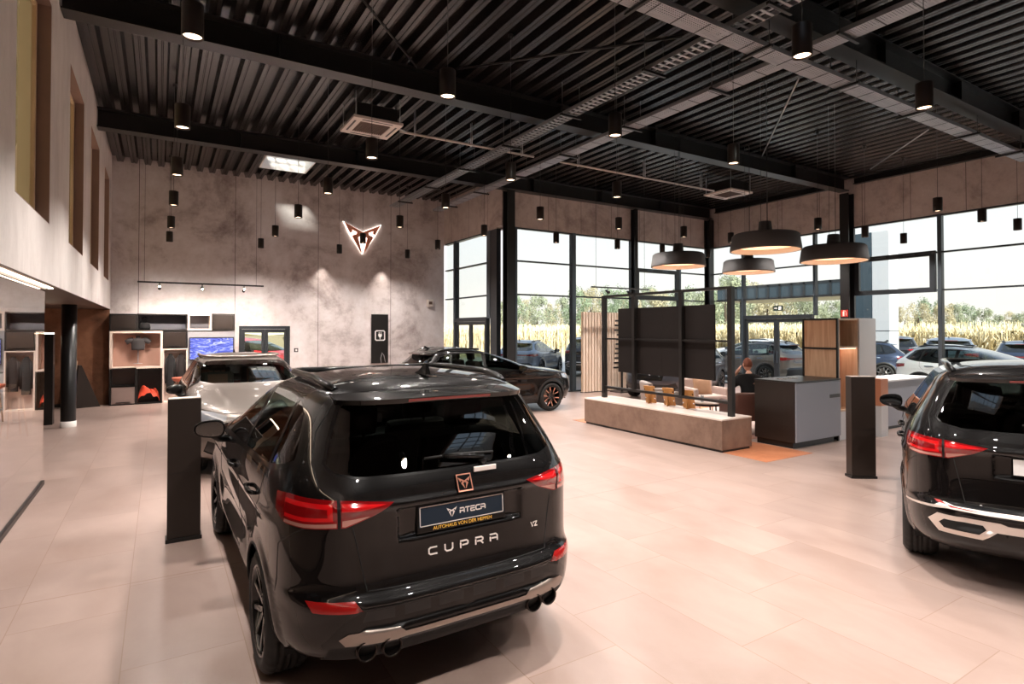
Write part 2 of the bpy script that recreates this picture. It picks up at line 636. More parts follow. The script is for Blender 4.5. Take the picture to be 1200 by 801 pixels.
def bay(axis, plane, a0, a1, z0, z1, transoms, mull=(0.06, 0.06), sash=None, depth=0.14, name=None, door=None, side=1):
    """one glazed bay between two mullion centres; axis 'x' = wall runs along X at y = plane"""
    wn[0] += 1
    w = bpy.data.objects.new(name or 'window_%d' % wn[0], None)
    link(w)
    w['kind'] = 'structure'

    def bx(m, p, q, u, v, d0, d1, bev=0.0):
        if axis == 'x':
            m.box(p, q, plane + d0, plane + d1, u, v, bev=bev)
        else:
            m.box(plane + d0, plane + d1, p, q, u, v, bev=bev)

    m = MB()
    bx(m, a0 - mull[0] / 2, a0 + mull[0] / 2 - .001, z0, z1, 0.0, depth)
    m.build('mullion', M['frame'], w)
    m = MB()
    bx(m, a0 - mull[0] / 2 + .008, a0 + mull[0] / 2 - .009, z0, z1, -.012, 0)
    m.build('mullion_cap', M['mullion_cap'], w)
    zs = [z0] + list(transoms) + [z1]
    for z in list(transoms) + [z0 + .02, z1 - .025]:
        m = MB()
        bx(m, a0 + mull[0] / 2, a1 - mull[1] / 2, z - .02, z + .02, 0.01, depth - .01)
        m.build('transom', M['frame'], w)
    for i in range(len(zs) - 1):
        m = MB()
        bx(m, a0 + mull[0] / 2, a1 - mull[1] / 2, zs[i] + .02, zs[i + 1] - .02, depth * .5, depth * .5 + .012)
        if not (door and i == 0):
            m.build('pane', M['glass'], w)
    if sash:
        s0, s1, u, v = sash
        f = MB()
        t = .13
        for (p, q, r, s) in [(s0, s0 + t, u, v), (s1 - t, s1, u, v), (s0 + t, s1 - t, u, u + t), (s0 + t, s1 - t, v - t, v)]:
            bx(f, p, q, r, s, -.03, depth * .5 - .002)
        f.build('sash_frame', M['frame'], w)
        h = MB()
        for k in (0.3, 0.65):
            c = s0 + (s1 - s0) * k
            bx(h, c - .14, c + .14, v - .075, v - .05, -.055, -.03)
        h.build('sash_opener', M['mullion_cap'], w)
    return w


def glazed_door(axis, plane, a0, a1, z1, name, leaves=2):
    d = bpy.data.objects.new(name, None)
    link(d)
    d['kind'] = 'structure'

    def bx(m, p, q, u, v, d0, d1):
        if axis == 'x':
            m.box(p, q, plane + d0, plane + d1, u, v)
        else:
            m.box(plane + d0, plane + d1, p, q, u, v)

    f = MB()
    bx(f, a0, a0 + .07, 0, z1, -.03, .11)
    bx(f, a1 - .07, a1, 0, z1, -.03, .11)
    bx(f, a0 + .07, a1 - .07, z1 - .09, z1, -.03, .11)
    f.build('door_frame', M['frame'], d)
    wd = (a1 - a0 - .14) / leaves
    for k in range(leaves):
        p, q = a0 + .07 + k * wd + .004, a0 + .07 + (k + 1) * wd - .004
        m = MB()
        bx(m, p, p + .085, 0.01, z1 - .095, 0, .06)
        bx(m, q - .085, q, 0.01, z1 - .095, 0, .06)
        bx(m, p + .085, q - .085, 0.01, .16, 0, .06)
        bx(m, p + .085, q - .085, z1 - .20, z1 - .095, 0, .06)
        lf = m.build('door_leaf', M['frame'], d)
        g = MB()
        bx(g, p + .085, q - .085, .16, z1 - .20, .024, .036)
        g.build('pane', M['glass'], lf)
        h = MB()
        c = q - .05 if k == 0 else p + .05
        bx(h, c - .012, c + .012, .85, 1.25, -.06, -.035)
        bx(h, c - .01, c + .01, .90, .92, -.036, 0)
        bx(h, c - .01, c + .01, 1.18, 1.20, -.036, 0)
        h.build('door_handle', M['mullion_cap'], lf)
    return d


TR = (3.0, 4.0)
# facade parallel to the back wall
bay('x', YC, 9.0, 11.15, 0, ZB, TR, (.08, .10))
bay('x', YC, 11.15, 13.68, 0, ZB, TR, (.16, .10))
bay('x', YC, 13.68, 15.95, 0, ZB, TR, (.16, .10), sash=(13.80, 15.87, 3.0, 4.05))
bay('x', YC, 15.95, 17.45, 0, ZB, TR, (.10, .10))
m = MB().box(XA + .1, 9.0, YC + .02, YC + .12, 0, ZB)
structure('trim_1', m, M['frame'])
# right-hand facade
glazed_door('y', XD, 10.42, 12.92, 2.40, 'door_2')
bay('y', XD, 12.96, 14.35, 0, ZB, TR, (.08, .08))
bay('y', XD, 10.36, 12.96, 2.40, ZB, TR, (.08, .08))
bay('y', XD, 9.2, 10.36, 0, ZB, TR, (.06, .08))
bay('y', XD, 6.96, 9.2, 0, ZB, TR, (.10, .08), sash=(7.05, 9.12, 2.95, 4.05))
for a0, a1 in [(4.6, 6.96), (2.2, 4.6), (-0.2, 2.2), (-2.6, -0.2), (-5.0, -2.6)]:
    bay('y', XD, a0, a1, 0, ZB, TR, (.10, .10))
# short facade beside the back wall
glazed_door('y', XA, 15.3, 17.5, 2.30, 'door_3')
bay('y', XA, 15.2, 17.55, 2.30, ZB - .05, TR, (.22, .10))
bay('y', XA, 17.55, 18.36, 0, ZB - .05, TR, (.16, .08))
structure('trim_2', MB().box(XA, XA + .14, YC + .3, 15.09, 0, ZB - .05), M['frame'])

# door in the back wall and the workshop hall behind it
glazed_door('x', YB + .02, DX0, DX1, DZ, 'door_1')
hall = MB()
hall.box(0.2, 8.2, YB + .31, 26, -.2, -.005)
structure('floor_hall', hall, M['floor'])
structure('wall_hall_left', MB().box(0.0, .2, YB + .31, 26, -.2, 4), M['white'])
structure('wall_hall_right', MB().box(8.2, 8.4, YB + .31, 26, -.2, 4), M['white'])
structure('ceiling_hall', MB().box(0.0, 8.4, YB + .31, 26, 4.0, 4.2), M['white'])
for a0, a1 in [(.2, 2.4), (2.4, 4.6), (4.6, 6.4), (6.4, 8.2)]:
    bay('x', 25.8, a0, a1, 0, 4.0, (2.6,), (.08, .08))

# glass partition of the side offices
gp = thing('glass_partition', 'tall frameless glass partition on the left, mirroring the shelf wall', 'glass partition', (XL - .142, 0, 0))
for a0, a1 in [(-4.9, -2.6), (-2.59, -.3), (-.29, 2.0), (2.01, 4.3), (4.31, 6.8), (6.81, 9.3)]:
    MB().box(-.006, .006, a0, a1, .05, 2.455).build('glass_panel', M['partition_glass'], gp)
MB().box(-.025, .025, -4.9, 9.3, 0, .05).build('floor_track', M['brown_black'], gp)
MB().box(-.02, .02, -4.9, 9.3, 2.456, 2.483).build('ceiling_track', M['brown_black'], gp)
ls = MB().box(XL - .10, XL - .06, -4.9, 9.35, 2.470, 2.4835).build('led_strip', M['led_warm'])
tag(ls, 'glowing warm light strip along the soffit edge above the glass partition', 'light strip')
# ------------------------------------------------------------------ steelwork
ORD = ['first', 'second', 'third', 'fourth', 'fifth', 'sixth', 'seventh', 'eighth', 'ninth', 'tenth', 'eleventh', 'twelfth']


def i_beam(name, p, q, h, fw, label, horizontal='x', vertical=False):
    """I-section from p to q; p, q at the top centre"""
    t, tw = .022, .014
    m = MB()
    if vertical:
        x, y = p[0], p[1]
        z0, z1 = p[2], q[2]
        if horizontal == 'x':
            m.box(x - fw / 2, x + fw / 2, y - h / 2, y - h / 2 + t, z0, z1)
            m.box(x - fw / 2, x + fw / 2, y + h / 2 - t, y + h / 2, z0, z1)
            m.box(x - tw / 2, x + tw / 2, y - h / 2 + t, y + h / 2 - t, z0, z1)
        else:
            m.box(x - h / 2, x - h / 2 + t, y - fw / 2, y + fw / 2, z0, z1)
            m.box(x + h / 2 - t, x + h / 2, y - fw / 2, y + fw / 2, z0, z1)
            m.box(x - h / 2 + t, x + h / 2 - t, y - tw / 2, y + tw / 2, z0, z1)
    elif horizontal == 'x':
        y, z = p[1], p[2]
        m.box(p[0], q[0], y - fw / 2, y + fw / 2, z - t, z)
        m.box(p[0], q[0], y - fw / 2, y + fw / 2, z - h, z - h + t)
        m.box(p[0], q[0], y - tw / 2, y + tw / 2, z - h + t, z - t)
        n = int((q[0] - p[0]) / 2.4)
        for k in range(1, n):
            x = p[0] + (q[0] - p[0]) * k / n
            m.box(x - .006, x + .006, y - fw / 2 + .02, y - tw / 2, z - h + t, z - t)
    else:
        x, z = p[0], p[2]
        m.box(x - fw / 2, x + fw / 2, p[1], q[1], z - t, z)
        m.box(x - fw / 2, x + fw / 2, p[1], q[1], z - h, z - h + t)
        m.box(x - tw / 2, x + tw / 2, p[1], q[1], z - h + t, z - t)
    o = m.build(name, M['steel'])
    return tag(o, label, 'beam' if not vertical else 'column')


ZBM = ZD - .004
i_beam('steel_beam', (XL + .01, 9.25, ZBM), (XD - .3, 9.25, ZBM), .40, .30, 'long black steel roof beam ending at the column right of the hanging dome lamps')
i_beam('steel_beam', (XL + .01, 14.2, ZBM), (XD - .2, 14.2, ZBM), .40, .30, 'black steel roof beam nearest the back wall, just before the rooflight')
i_beam('steel_beam', (XL + .01, 4.60, ZBM), (XD - .01, 4.60, ZBM), .40, .30, 'black steel roof beam at top right beside the crosswise cable tray')
i_beam('steel_beam', (XL + .01, 0.0, ZBM), (XD - .01, 0.0, ZBM), .40, .30, 'black steel roof beam above the camera')
i_beam('edge_beam', (XD - .12, -4.9, ZBM), (XD - .12, 9.05, ZBM), .20, .16, 'slim black edge beam along the top of the right-hand glass front', 'y')
i_beam('edge_beam', (XD - .12, 9.45, ZBM), (XD - .12, 14.0, ZBM), .20, .16, 'slim black edge beam between the dome lamp column and the far corner', 'y')
i_beam('steel_column', (XA + .17, YC - .12, 0), (XA + .17, YC - .12, ZBM - .41), .26, .26, 'black steel column at the corner where the facade steps forward, left of the slatted panel', 'x', True)
i_beam('steel_column', (13.62, YC - .12, 0), (13.62, YC - .12, ZBM - .41), .2, .14, 'slim black steel column between the far windows behind the screen wall', 'x', True)
i_beam('steel_column', (XD - .16, YC - .14, 0), (XD - .16, YC - .14, ZBM - .41), .24, .24, 'black steel column in the far right corner of the room', 'x', True)
i_beam('steel_column', (XD - .17, 9.25, 0), (XD - .17, 9.25, ZD - .45), .30, .26, 'black steel column rising behind the open shelf tower on the right', 'y', True)

for n, (a, b, lab) in enumerate([((425, 0), (489, 80), 'thin black bracing rod near the large foreground spot, running to the long beam'),
                                 ((535, 81), (800, 43), 'thin black bracing rod crossing the ribs towards the crosswise cable tray'),
                                 ((936, 92), (893, 183), 'pale bracing rod hanging between crosswise tray and long beam'),
                                 ((1088, 152), (1020, 198), 'thin pale bracing rod above the right-hand window band')]):
    P, Q = at_z(*a, 6.405), at_z(*b, 6.405)
    o = MB().tube([P, Q], .014, 6).build('bracing_rod', M['galv'] if n > 1 else M['steel'])
    tag(o, lab, 'rod')


# ------------------------------------------------------------------ cable trays
def tray_mat():
    m, nt, b = new_mat('perforated_tray')
    tc = N(nt, 'ShaderNodeTexCoord')
    mp = N(nt, 'ShaderNodeMapping')
    mp.inputs['Scale'].default_value = (28, 28, 28)
    L(nt, tc.outputs['Object'], mp.inputs['Vector'])
    vo = N(nt, 'ShaderNodeTexVoronoi', i_Scale=1.0, i_Randomness=0.0)
    L(nt, mp.outputs[0], vo.inputs['Vector'])
    lt = N(nt, 'ShaderNodeMath', operation='LESS_THAN')
    lt.inputs[1].default_value = 0.30
    L(nt, vo.outputs['Distance'], lt.inputs[0])
    tr = N(nt, 'ShaderNodeBsdfTransparent')
    mx = N(nt, 'ShaderNodeMixShader')
    L(nt, lt.outputs[0], mx.inputs[0])
    L(nt, b.outputs[0], mx.inputs[1])
    L(nt, tr.outputs[0], mx.inputs[2])
    L(nt, mx.outputs[0], nt.nodes['Material Output'].inputs['Surface'])
    b.inputs['Base Color'].default_value = rgb((176, 178, 184))
    b.inputs['Metallic'].default_value = 0.55
    b.inputs['Roughness'].default_value = 0.42
    return m


M['tray'] = tray_mat()


def cable_tray(axis, c, w, a0, a1, z, label, ladder=False):
    root = thing('cable_tray', label, 'cable tray', (c, (a0 + a1) / 2, z) if axis == 'y' else ((a0 + a1) / 2, c, z))
    h = (a1 - a0) / 2

    def bx(m, u0, u1, v0, v1, z0, z1):
        # u along the tray, v across
        if axis == 'y':
            m.box(v0, v1, u0, u1, z0, z1)
        else:
            m.box(u0, u1, v0, v1, z0, z1)

    def bx2(u):
        if axis == 'y':
            m.box(-w / 2 + .006, w / 2 - .006, u - .008, u + .008, -.004, .0, mi=1)
        else:
            m.box(u - .008, u + .008, -w / 2 + .006, w / 2 - .006, -.004, .0, mi=1)

    m = MB()
    bx(m, -h, h, -w / 2, -w / 2 + .006, 0, .065)
    bx(m, -h, h, w / 2 - .006, w / 2, 0, .065)
    bx(m, -h, h, -w / 2, -w / 2 + .02, .06, .065)
    bx(m, -h, h, w / 2 - .02, w / 2, .06, .065)
    m.build('side_rail', M['galv'], root)
    if ladder:
        m = MB()
        n = int(2 * h / .12)
        for k in range(n):
            u = -h + (k + .5) * 2 * h / n
            bx(m, u - .018, u + .018, -w / 2 + .006, w / 2 - .006, 0, .014)
        bx(m, -h, h, -.02, .02, .014, .03)
        m.build('rungs', M['galv'], root)
        m = MB()
        for k in range(6):
            v = -w * .36 + k * w * .14
            pts = []
            for s in range(40):
                u = -h + 2 * h * s / 39
                o = v + .012 * math.sin(s * 1.3 + k * 2)
                pts.append((o, u, .035 + .008 * (k % 2)) if axis == 'y' else (u, o, .035 + .008 * (k % 2)))
            m.tube(pts, .008, 5)
        m.build('cables', M['black_matte'], root)
    else:
        m = MB()
        bx(m, -h, h, -w / 2 + .006, w / 2 - .006, 0, .003)
        n = int(2 * h / .42)
        for k in range(n + 1):
            u = -h + k * 2 * h / n
            bx2(u)
        m.build('perforated_base', [M['tray'], M['black']], root, fix=False)
    n = max(2, int(2 * h / 1.9))
    for k in range(n):
        u = -h + (k + .5) * 2 * h / n
        m = MB()
        bx(m, u - .02, u + .02, -w / 2 - .1, w / 2 + .1, -.045, -.009)
        for s in (-1, 1):
            v = s * (w / 2 + .06)
            p = (v, u) if axis == 'y' else (u, v)
            m.tube([(*p, -.045), (*p, ZD - z + .002)], .007, 6)
        m.build('hanger', M['steel'], root)
    return root


cable_tray('x', 4.80, .27, 3.6, 16.4, 5.70, 'perforated grey cable tray crossing the room at top right under the others')
cable_tray('y', 7.78, .30, -1.0, 17.4, 5.86, 'perforated grey cable tray running to the back wall, right of the ladder tray')
cable_tray('y', 6.36, .27, -1.0, 17.6, 5.86, 'ladder cable tray full of cables running to the back wall, left of the perforated one', True)

# pipes
for (a, b, y, z, lab) in [(4.1, 7.35, 11.0, 5.95, 'white pipe running from the left ceiling cassette to the cable trays'),
                          (8.1, 13.6, 11.0, 5.95, 'white pipe running from the cable trays to the right ceiling cassette')]:
    root = thing('ceiling_pipe', lab, 'pipe', ((a + b) / 2, y, z))
    h = (b - a) / 2
    MB().tube([(-h, 0, 0), (h, 0, 0)], .026, 8).build('pipe', M['pipe_white'], root)
    for k in range(3):
        u = -h * .8 + k * h * .8
        MB().tube([(u, -.03, 0), (u, -.03, ZD - z + .002)], .008, 6).tube([(u, .03, 0), (u, .03, ZD - z + .002)], .008, 6).box(u - .012, u + .012, -.04, .04, -.035, -.026).build('hanger', M['galv'], root)


# ceiling cassettes
def cassette(x, y, z, label):
    root = thing('ceiling_cassette', label, 'air conditioner', (x, y, z))
    MB().box(-.40, .40, -.40, .40, .05, .33, bev=.01).build('housing', M['black'], root)
    m = MB()
    for (p, q, r, s) in [(-.48, -.30, -.48, .48), (.30, .48, -.48, .48), (-.30, .30, -.48, -.30), (-.30, .30, .30, .48)]:
        m.box(p, q, r, s, 0, .049)
    pn = m.build('panel', M['ac_white'], root)
    m = MB()
    for s in (-1, 1):
        m.box(s * .40 - .018, s * .40 + .018, -.30, .30, -.004, .0)
        m.box(-.30, .30, s * .40 - .018, s * .40 + .018, -.004, .0)
    m.build('air_slots', M['black'], root)
    m = MB()
    m.box(-.295, .295, -.295, .295, .02, .03)
    for k in range(14):
        u = -.28 + k * .043
        m.box(u - .006, u + .006, -.295, .295, .002, .02)
    m.build('intake_grille', M['soffit'], root)
    for sx in (-1, 1):
        for sy in (-1, 1):
            MB().tube([(sx * .43, sy * .43, .049), (sx * .43, sy * .43, ZD - z)], .007, 6).build('hanger', M['galv'], root)
    m = MB()
    m.tube([(.40, .1, .2), (.52, .1, .2), (.55, .1, .3), (.55, .1, ZD - z)], .03, 8)
    m.tube([(.40, -.05, .16), (.50, -.05, .16), (.56, -.05, .08), (.7, -.05, .05)], .018, 8)
    m.build('pipework', M['galv'], root)
    return root


cassette(3.52, 11.02, 5.90, 'white-grilled ceiling air cassette hanging at left, in front of the rooflight')
cassette(14.15, 10.95, 5.90, 'white-grilled ceiling air cassette hanging above the dome lamps')


# ------------------------------------------------------------------ spot pendants on a regular grid
def pendant_proto():
    root = thing('spot_pendant', 'proto', 'pendant light', (0, 0, 0))
    MB().lathe([(.0765, 0.0), (.0775, .004), (.0775, .256), (.074, .26), (.0, .26)], 24).lathe([(.0765, 0.0), (.070, 0.0), (.066, .03)], 24).build('housing', M['brown_black'], root)
    MB().lathe([(.066, .018), (.0, .018)], 20).build('lens', M['lamp_lens'], root)
    MB().tube([(0, 0, .26), (0, 0, ZD - 4.2 - .0)], .004, 5).build('cable', M['black'], root)
    MB().lathe([(.04, ZD - 4.2 - .05), (.04, ZD - 4.2 - .002), (0, ZD - 4.2 - .002)], 12).build('ceiling_cup', M['black'], root)
    return root


GX = [0.20, 2.36, 4.50, 6.62, 8.75, 10.85, 12.6, 14.6, 16.5]
GY = [17.05, 14.75, 12.05, 9.67, 7.36, 5.03, 2.75, 0.40]  # last row is out of view, added to light the foreground car's tail
proto = pendant_proto()
first = True
SPOT_W = 190.0
spot_data = {}


def spot(parent, loc, power, size_deg=140, blend=1.0, col=(1.0, .92, .86), rad=.06, rot=None):
    key = (power, size_deg, blend, col)
    if key not in spot_data:
        ld = bpy.data.lights.new('spot', 'SPOT')
        ld.energy = power
        ld.color = col
        ld.spot_size = math.radians(size_deg)
        ld.spot_blend = blend
        ld.shadow_soft_size = rad
        spot_data[key] = ld
    o = bpy.data.objects.new('spot_light', spot_data[key])
    link(o, parent)
    o.location = loc
    if rot is not None:
        o.rotation_euler = rot
    return o


ROWW = ['nearest the left wall', 'second from the left wall', 'third from the left wall', 'fourth from the left wall', 'fifth from the left wall',
        'sixth from the left wall', 'third from the right window wall', 'second from the right window wall', 'nearest the right window wall']
for i, x in enumerate(GX):
    for j, y in enumerate(GY):
        if x > XA - .1 and y > YC - .3:
            continue
        if (j == 7 and i > 4) or (i, j) in ((4, 6), (4, 4), (4, 5), (5, 4), (5, 5), (5, 6), (6, 6), (7, 6), (8, 6), (0, 6)):
            continue
        o = proto if first else dup_tree(proto)
        first = False
        o.location = (x, y, 4.2)
        jj = j + 1 if x < XA - .1 else j - 1
        o['label'] = 'black cylinder spot, row %s, %s from the back' % (ROWW[i], ORD[jj - 1])
        o['group'] = 'cylinder spots hanging in a grid'
        spot(o, (0, 0, .01), SPOT_W)


# ------------------------------------------------------------------ dome lamps over the lounge
def dome_proto():
    root = thing('dome_pendant', 'proto', 'pendant light', (0, 0, 0))
    prof = [(.575, .0), (.60, .0), (.60, .03), (.565, .27), (.53, .30), (.13, .335), (.12, .36), (.105, .52), (.098, .53), (0, .53)]
    MB().lathe(prof, 48).build('shade', plain('charcoal_shade', (92, 90, 90), .6), root)
    MB().lathe([(.575, .0), (.545, .25), (.51, .28), (0, .28)], 48).build('shade_lining', M['white'], root)
    MB().lathe([(.50, .10), (.50, .085), (0, .085)], 40).build('diffuser', emissive('dome_diffuser', (255, 186, 134), 1.5), root)
    m = MB()
    for k in range(3):
        a = 2 * PI * k / 3
        m.tube([(.07 * math.cos(a), .07 * math.sin(a), .52), (.07 * math.cos(a), .07 * math.sin(a), ZD - 3.35)], .004, 5)
    m.build('cables', M['black'], root)
    return root


dproto = dome_proto()
for k, (x, y, z, lab) in enumerate([(10.01, 9.09, 3.37, 'leftmost of the four big charcoal dome lamps, over the screen frame'),
                                    (9.29, 6.40, 3.37, 'largest looking and nearest charcoal dome lamp, overlapping the one below it'),
                                    (12.15, 8.83, 3.33, 'charcoal dome lamp half hidden under the nearest dome, farthest back'),
                                    (11.21, 6.24, 3.28, 'rightmost of the four big charcoal dome lamps, before the steel column')]):
    o = dproto if k == 0 else dup_tree(dproto)
    o.location = (x, y, z)
    o['label'] = lab
    o['group'] = 'charcoal dome lamps over the lounge'
# ------------------------------------------------------------------ car bodies
def paint(name, col, metal=0.0, rough=0.3, flake=0.0):
    m, nt, b = new_mat(name)
    b.inputs['Base Color'].default_value = rgb(col)
    b.inputs['Metallic'].default_value = metal
    b.inputs['Roughness'].default_value = rough
    b.inputs['Coat Weight'].default_value = 0.9
    b.inputs['Coat Roughness'].default_value = 0.012
    b.inputs['Specular IOR Level'].default_value = 0.08
    return m


M['paint_black'] = paint('black_paint', (10, 8, 8), 0.0, 0.35)
M['paint_silver'] = paint('silver_paint', (118, 110, 104), 0.5, 0.36)
M['paint_grey'] = paint('grey_blue_paint', (120, 132, 148), 0.5, 0.35)
M['paint_dark'] = paint('dark_grey_paint', (58, 60, 66), 0.4, 0.35)
M['paint_white'] = paint('white_paint_car', (226, 228, 232), 0.0, 0.4)
M['paint_navy'] = paint('navy_paint', (48, 58, 78), 0.3, 0.35)
M['paint_red'] = paint('red_paint', (176, 32, 34), 0.0, 0.35)
M['gloss_black'] = plain('gloss_black_plastic', (8, 7, 7), 0.3, coat=0.7, spec=0.1)
M['cladding'] = plain('dark_cladding', (26, 24, 23), 0.5)
M['gap'] = plain('panel_gap', (6, 6, 6), 0.8)
M['car_glass'] = glass_mat('car_glass', (160, 172, 166), ior=1.5, boost=1.3)
M['privacy_glass'] = glass_mat('privacy_glass', (84, 86, 84), ior=1.55, boost=1.5)
M['tyre'] = plain('tyre_rubber', (24, 23, 22), 0.7)
M['rim_black'] = plain('rim_black', (26, 24, 24), 0.25, metal=0.3, coat=0.6)
M['rim_copper'] = plain('rim_copper', (214, 150, 128), 0.35, metal=0.4)
M['rim_silver'] = plain('rim_silver', (178, 176, 176), 0.28, metal=0.8)
M['lamp_red'] = plain('lamp_red', (126, 10, 14), 0.08, coat=1.0)
M['lamp_bright'] = plain('lamp_bright_red', (196, 20, 24), 0.12, coat=1.0, emit=(230, 20, 24), estr=0.05)
M['lamp_pale'] = plain('lamp_pale_strip', (206, 150, 140), 0.15, metal=0.4, coat=1.0)
M['lamp_clear'] = plain('headlamp_clear', (190, 196, 204), 0.08, metal=0.6, coat=1.0)
M['reflector_red'] = plain('reflector_red', (150, 22, 20), 0.2, coat=1.0)
M['satin_silver'] = plain('satin_silver_trim', (150, 138, 130), 0.32, metal=0.7)
M['light_trim'] = plain('light_silver_trim', (216, 204, 196), 0.3, metal=0.4)
M['seat_leather'] = plain('seat_leather', (74, 58, 52), 0.55)
M['seat_tan'] = plain('seat_panel_tan', (150, 100, 80), 0.55)
M['cabin'] = plain('cabin_black', (20, 19, 19), 0.7)
M['plate_navy'] = plain('plate_navy', (18, 38, 54), 0.35)
M['plate_white'] = plain('plate_white', (236, 236, 236), 0.4)
M['letter_silver'] = plain('letter_silver', (244, 234, 228), 0.3)
M['letter_gold'] = plain('letter_gold', (255, 200, 84), 0.4)
M['letter_copper'] = plain('letter_copper', (206, 140, 118), 0.3, metal=0.6)


def pchip_eval(Y, t):
    Y = np.asarray(Y, float)
    n = len(Y)
    d = np.diff(Y, axis=0)
    m = np.zeros_like(Y)
    a, b = d[:-1], d[1:]
    ok = a * b > 0
    m[1:-1] = np.where(ok, 2 * a * b / np.where(ok, a + b, 1), 0)
    m[0], m[-1] = d[0], d[-1]
    i = np.clip(np.floor(t).astype(int), 0, n - 2)
    f = (t - i)[:, None]
    h00, h10 = 2 * f ** 3 - 3 * f ** 2 + 1, f ** 3 - 2 * f ** 2 + f
    h01, h11 = -2 * f ** 3 + 3 * f ** 2, f ** 3 - f ** 2
    return h00 * Y[i] + h10 * m[i] + h01 * Y[i + 1] + h11 * m[i + 1]


def sstep(a, b, x):
    t = np.clip((x - a) / (b - a), 0, 1)
    return t * t * (3 - 2 * t)


class Body:
    """half body as stacked plan contours. u in 0..3 (rear face, flank, nose), v = level"""

    def __init__(self, rows, feats=()):
        self.rows = np.array(rows, float)
        self.vm = len(rows) - 1
        self.feats = feats
        # smooth the interpolated table so reflections run without kinks
        q = 60
        t = np.linspace(0, self.vm, self.vm * q + 1)
        tab = pchip_eval(self.rows, t)
        pad = 60
        lo = tab[:1] - (tab[1:2] - tab[:1]) * np.arange(pad, 0, -1)[:, None]
        hi = tab[-1:] + (tab[-1:] - tab[-2:-1]) * np.arange(1, pad + 1)[:, None]
        ext = np.concatenate([lo, tab, hi])
        ker = np.exp(-.5 * (np.arange(-pad, pad + 1) / (q * .36)) ** 2)
        ker /= ker.sum()
        self.tab = np.stack([np.convolve(ext[:, c], ker, 'valid') for c in range(8)], axis=1)
        self.tab[-1, 3] = .0005
        self.q = q
        self.tv = t
        self.tz = self.tab[:, 0]

    def params(self, v):
        v = np.clip(v, 0, self.vm) * self.q
        i = np.minimum(v.astype(int), len(self.tab) - 2)
        f = (v - i)[:, None]
        return (self.tab[i] * (1 - f) + self.tab[i + 1] * f).T

    def base(self, u, v):
        z, sr, sf, w, nr, nf, s0r, s0f = self.params(v)
        out = np.zeros((len(u), 3))
        ps = np.clip(u, 0, 1) * PI / 2
        k = (np.sin(ps) ** nr + np.cos(ps) ** nr) ** (-1 / nr)
        y1, x1 = s0r - (s0r - sr) * k * np.cos(ps), w * k * np.sin(ps)
        pf = np.clip(3 - u, 0, 1) * PI / 2
        k = (np.sin(pf) ** nf + np.cos(pf) ** nf) ** (-1 / nf)
        y3, x3 = s0f + (sf - s0f) * k * np.cos(pf), w * k * np.sin(pf)
        y2 = s0r + (u - 1) * (s0f - s0r)
        out[:, 0] = np.where(u < 1, x1, np.where(u < 2, w, x3))
        out[:, 1] = np.where(u < 1, y1, np.where(u < 2, y2, y3))
        out[:, 2] = z
        return out

    def _norm(self, f, u, v):
        e, g = 2e-3, 2e-2
        ua, ub = np.clip(u - e, 0, 3), np.clip(u + e, 0, 3)
        va, vb = np.clip(v - g, 0, self.vm), np.clip(v + g, 0, self.vm)
        n = np.cross(f(ub, v) - f(ua, v), f(u, vb) - f(u, va))
        l = np.linalg.norm(n, axis=1, keepdims=True)
        n = np.where(l > 1e-12, n / np.maximum(l, 1e-12), np.array([[0, 0, 1.0]]))
        return n

    def S(self, u, v):
        P = self.base(u, v)
        if not self.feats:
            return P
        n = self._norm(self.base, u, v)
        d = np.zeros(len(u))
        for f in self.feats:
            d += f(P, n)
        return P + n * d[:, None]

    def full(self, u, v):
        u, v = np.atleast_1d(np.asarray(u, float)), np.atleast_1d(np.asarray(v, float))
        return self.S(u, v), self._norm(self.S, u, v)

    def zinv(self, z):
        return np.interp(z, self.tz, self.tv)

    def uv(self, kind, a, z):
        v = float(self.zinv(z))
        _, sr, sf, w, nr, nf, s0r, s0f = [float(q[0]) for q in self.params(np.array([v]))]
        if kind == 'S':
            if a < s0r:
                c = min(1, (s0r - a) / (s0r - sr))
                return (2 / PI * math.atan2((max(0, 1 - c ** nr)) ** (1 / nr), c), v)
            if a <= s0f:
                return (1 + (a - s0r) / (s0f - s0r), v)
            c = min(1, (a - s0f) / (sf - s0f))
            return (3 - 2 / PI * math.atan2((max(0, 1 - c ** nf)) ** (1 / nf), c), v)
        q = min(.9999, max(0, a / max(w, 1e-6)))
        if kind == 'R':
            return (2 / PI * math.atan2(q, (1 - q ** nr) ** (1 / nr)), v)
        return (3 - 2 / PI * math.atan2(q, (1 - q ** nf) ** (1 / nf)), v)

    def path(self, pts, step=.035, closed=True):
        """pts: (kind, a, z) -> densified list of uv"""
        out = []
        n = len(pts)
        for i in range(n if closed else n - 1):
            p, q = pts[i], pts[(i + 1) % n]
            if p[0] == q[0]:
                m = max(1, int(math.hypot(p[1] - q[1], p[2] - q[2]) / step))
                for k in range(m):
                    t = k / m
                    out.append(self.uv(p[0], p[1] + (q[1] - p[1]) * t, p[2] + (q[2] - p[2]) * t))
            else:
                A, B = self.uv(*p), self.uv(*q)
                for k in range(5):
                    t = k / 5
                    out.append((A[0] + (B[0] - A[0]) * t, A[1] + (B[1] - A[1]) * t))
        if not closed:
            out.append(self.uv(*pts[-1]))
        return out

    def pt(self, kind, a, z, off=0.0, side=1):
        u, v = self.uv(kind, a, z)
        p, n = self.full([u], [v])
        p = p[0] + n[0] * off
        return Vector((p[0] * side, p[1], p[2])), Vector((n[0][0] * side, n[0][1], n[0][2]))


